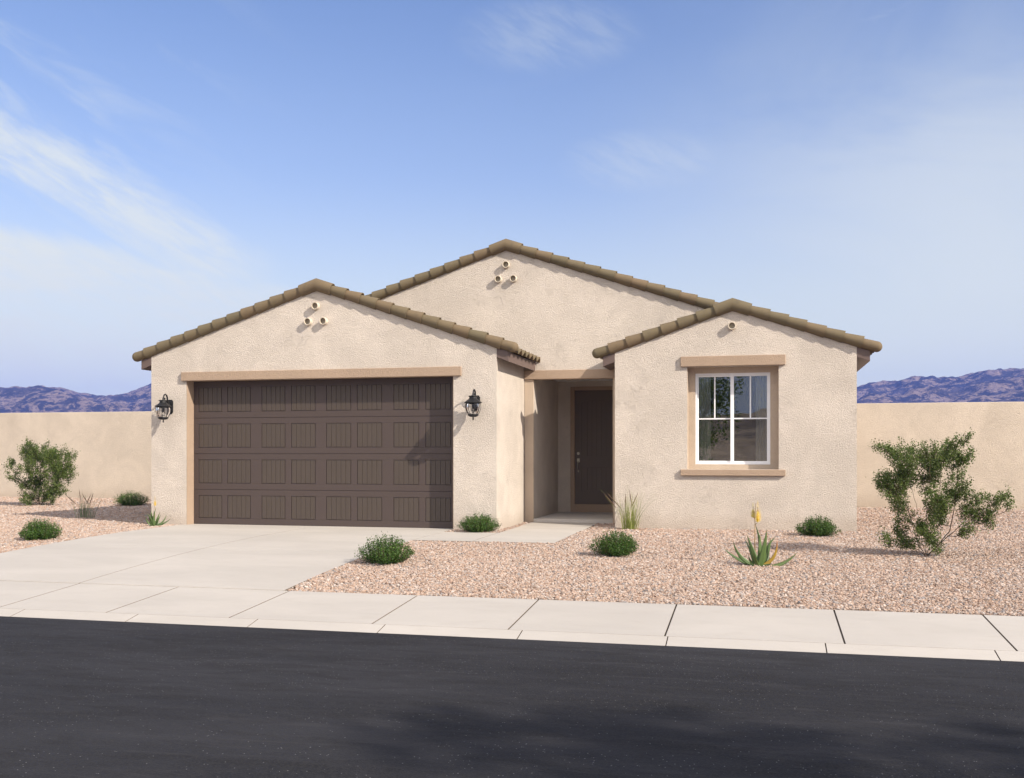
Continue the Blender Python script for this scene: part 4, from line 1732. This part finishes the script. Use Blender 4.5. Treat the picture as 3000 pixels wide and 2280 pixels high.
def aloe(x, y, scale, label, seed, spec, stalks):
    """spec: (control, tip, half width, colour, depth of tip) in the drawing's units"""
    z0 = zg(y) - .012
    t = empty('aloe', (x, y, z0), label, 'aloe plant', 'flowering aloes')
    g = np.random.default_rng(seed)
    ca = math.atan2(x, y)
    rt = Vector((math.cos(ca), -math.sin(ca), 0))
    bk = Vector((math.sin(ca), math.cos(ca), 0))
    B = Vector((x, y, z0))
    base = (890, 1475)

    def wp(px, py, d):
        return B + rt * (px - base[0]) * scale + bk * d * scale + Vector((0, 0, max((base[1] - py) * scale, -.01)))
    for (bx, ctl, tip, hw, col, dep) in spec:
        n = 12
        V, F, tv, al = [], [], [], []
        P0 = wp(bx, base[1], dep * .12)
        P1 = wp(ctl[0], ctl[1], dep * .6)
        P2 = wp(tip[0], tip[1], dep)
        prev = None
        for k in range(n + 1):
            u = k / n
            p = P0 * (1 - u) ** 2 + P1 * 2 * u * (1 - u) + P2 * u * u
            d = ((P1 - P0) * (1 - u) + (P2 - P1) * u).normalized()
            # width direction: across the leaf, roughly facing outwards from the rosette
            outw = (bk * -(.6 if dep < 0 else .35) + rt * (.2 if tip[0] > base[0] else -.2) + Vector((0, 0, .35)))
            side = d.cross(outw).normalized()
            nr = side.cross(d).normalized()
            w = hw * scale * (1.0 - u ** 1.7) * (1 if u > .12 else .85) + .0006
            th = w * .42
            # channelled cross-section: thick keel below, hollow on the upper face
            for (a_, b_) in ((-1, .15), (-.55, -.55), (0, -1.0), (.55, -.55), (1, .15), (.4, .05), (-.4, .05)):
                V.append(p + side * w * a_ + nr * th * b_)
                tv.append(col)
                al.append(u)
        m = 7
        for k in range(n):
            for q in range(m):
                q2 = (q + 1) % m
                F.append((k * m + q, k * m + q2, (k + 1) * m + q2, (k + 1) * m + q))
        finish('leaf', [tuple(v) for v in V], np.array(F), tv, 'aloe_leaf', t, True, {'al': al})
    st = MB()
    for pts, r0, r1 in stalks['stems']:
        P = [wp(*p) for p in pts]
        st.tube(P, [r0 + (r1 - r0) * k / (len(P) - 1) for k in range(len(P))], 8)
    st.build('flower_stalk', 'aloe_stalk', t, smooth=True)
    for (cx, ytop, ybot, hw, pale, dep) in stalks['flowers']:
        V, F, tv = [], [], []
        nrow = 26
        for r_ in range(nrow):
            u = r_ / (nrow - 1)
            py = ybot + (ytop - ybot) * u
            rad = hw * (math.sin(min(1, (1 - u) * 1.25 + .05) * math.pi / 2)) * (.55 + .45 * min(1, u * 6))
            cnt = max(4, int(13 * rad / hw))
            for q in range(cnt):
                a = 2 * math.pi * (q + .5 * (r_ % 2)) / cnt + g.normal(0, .1)
                c_ = wp(cx, py, dep)
                dirn = rt * math.cos(a) + bk * math.sin(a)
                droop = .9 - 1.5 * u
                p0 = c_ + dirn * rad * scale * .15
                p1 = c_ + dirn * rad * scale - Vector((0, 0, 1)) * rad * scale * droop
                sd = dirn.cross(Vector((0, 0, 1))).normalized() * scale * 6.5
                o_ = len(V)
                V += [tuple(p0 - sd * .5), tuple(p0 + sd * .5), tuple(p1 + sd), tuple(p1 - sd)]
                F.append((o_, o_ + 1, o_ + 2, o_ + 3))
                tv += [min(1, max(0, g.normal(.5, .25)))] * 4
        finish('flower', V, np.array(F), tv, 'aloe_flower_pale' if pale else 'aloe_flower', t)
    return t


SPEC_R = [
    (860, (480, 1390), (225, 1130), 42, .25, 60), (850, (480, 1330), (420, 970), 44, .35, -110), (840, (760, 1180), (640, 950), 30, .15, 190),
    (880, (830, 1250), (680, 850), 66, .45, -30), (900, (1010, 1120), (840, 650), 52, .30, 120), (920, (930, 1150), (935, 830), 55, .55, 60),
    (930, (1010, 1180), (1065, 740), 72, .5, -60), (960, (1030, 1080), (1240, 900), 40, .3, 150), (960, (1110, 1230), (1145, 900), 42, .4, 80),
    (960, (1290, 1340), (1255, 930), 40, .95, -40), (1150, (1420, 1440), (1640, 1190), 46, .65, 30), (850, (740, 1400), (715, 1250), 34, .3, -150),
    (900, (830, 1330), (810, 1190), 40, .6, -200), (830, (560, 1440), (520, 1290), 34, .2, 160), (780, (680, 1500), (560, 1520), 26, .75, -230),
    (960, (1100, 1440), (1150, 1400), 30, .3, -120), (1000, (1120, 1330), (1100, 1150), 34, .2, 190)]
STK = {'stems': [([(845, 1250, 0), (832, 1000, 0), (840, 660, 0)], .0062, .0052), ([(840, 660, 0), (832, 540, 0), (850, 240, 10)], .004, .0028),
                 ([(840, 660, 0), (878, 620, -12), (885, 520, -20), (888, 300, -22)], .0032, .002), ([(836, 560, 0), (812, 500, 14), (806, 300, 18)], .003, .002)],
       'flowers': [(892, 190, 570, 74, False, -30), (800, 225, 500, 50, True, 24)]}
aloe(-.02, 12.23, .000596, 'large aloe with two yellow flower spikes in the gravel below the window', 41, SPEC_R, STK)
SPEC_L = [(bx, c, t_, hw, col if col < .9 else .5, -d) for (bx, c, t_, hw, col, d) in SPEC_R if bx < 1100]
SPEC_L = [(1780 - bx, (1780 - c[0], c[1]), (1780 - t_[0], t_[1]), hw, col, d) for (bx, c, t_, hw, col, d) in SPEC_L]
STKL = {'stems': [([(880, 1250, 0), (886, 1000, 0), (890, 560, 0)], .0042, .003), ([(890, 560, 0), (893, 400, 0), (898, 220, 0)], .003, .002)],
        'flowers': [(893, 160, 560, 66, False, 0)]}
aloe(-10.20, 15.66, .00040, 'small aloe with one yellow flower spike at the garage corner below the left lamp', 42, SPEC_L, STKL)


# ------------------------------------------------------------------ trees across the street (seen in the window, shading the road)
def tree(x, y, h, cr, cz, label, seed, nl=26000, lobes=26, lsize=.13, fl=1.0):
    z0 = ROADZ - .12
    t = empty('tree', (x, y, z0), label, 'tree', 'trees across the street')
    g = np.random.default_rng(seed)
    tr = MB()
    top = Vector((x, y, z0 + cz))
    tr.tube([(x, y, z0 - .1), (x + .05, y, z0 + cz * .3), (x - .05, y + .05, z0 + cz * .6), tuple(top)], [.17, .13, .10, .05], 10)
    cs, tv = [], []
    L = []
    for i in range(lobes):
        d = Vector(g.normal(size=3)).normalized()
        q = g.uniform(.35, .95)
        c = top + Vector((d.x * cr * q, d.y * cr * q, d.z * cr * .95 * q * fl))
        r_ = cr * g.uniform(.20, .40)
        L.append((c, r_))
        s_ = Vector((x, y, z0 + cz * g.uniform(.35, .8)))
        md = (s_ + c) / 2 + Vector((0, 0, -.1))
        tr.tube([s_, md, c], [.05, .03, .012], 6, False)
    tot = sum(r_ ** 2 for c, r_ in L)
    for c, r_ in L:
        k = int(nl * r_ ** 2 / tot)
        d = g.normal(size=(k, 3))
        d /= np.linalg.norm(d, axis=1, keepdims=True)
        rr = r_ * g.uniform(.35, 1.08, (k, 1)) ** .6
        P = np.array(c) + d * rr
        cs.append(P)
        tv.append(np.clip(g.normal(.45 + g.uniform(-.12, .12), .2, k), 0, 1))
    cs = np.concatenate(cs)
    tv = np.concatenate(tv)
    V, F, tv4 = leaves(cs, g.uniform(.6, 1.3, len(cs)) * lsize, .2, .55, tv, seed)
    finish('crown', V, F, tv4, 'tree_leaf', t)
    tr.build('trunk', 'bark', t, smooth=True)


tree(-3.5, -11.5, 7, 3.1, 4.3, 'dense green tree across the street, reflected in the window', 51, 17000, 40, .14)
tree(16.2, -2.6, 13, 2.1, 10.6, 'tall slender tree across the street, its shadow on the asphalt at right', 52, 5200, 26, .22, .9)

# ------------------------------------------------------------------ haze
HAZE = True
if HAZE:
    mb = MB()
    mb.box(-2400, 2400, -2300, 2300, -6, 172)
    m_ = bpy.data.materials.new('haze')
    m_.use_nodes = True
    t = NT(m_.node_tree)
    pv = t.n('ShaderNodeVolumePrincipled')
    pv.inputs['Color'].default_value = (0.17, 0.30, 1.0, 1)
    pv.inputs['Density'].default_value = 0.00027
    pv.inputs['Anisotropy'].default_value = 0.0
    out = t.n('ShaderNodeOutputMaterial')
    t.t.links.new(pv.outputs[0], out.inputs[1])
    MAT['haze'] = m_
    o = mb.build('haze', 'haze')
    tag(o, kind='stuff')
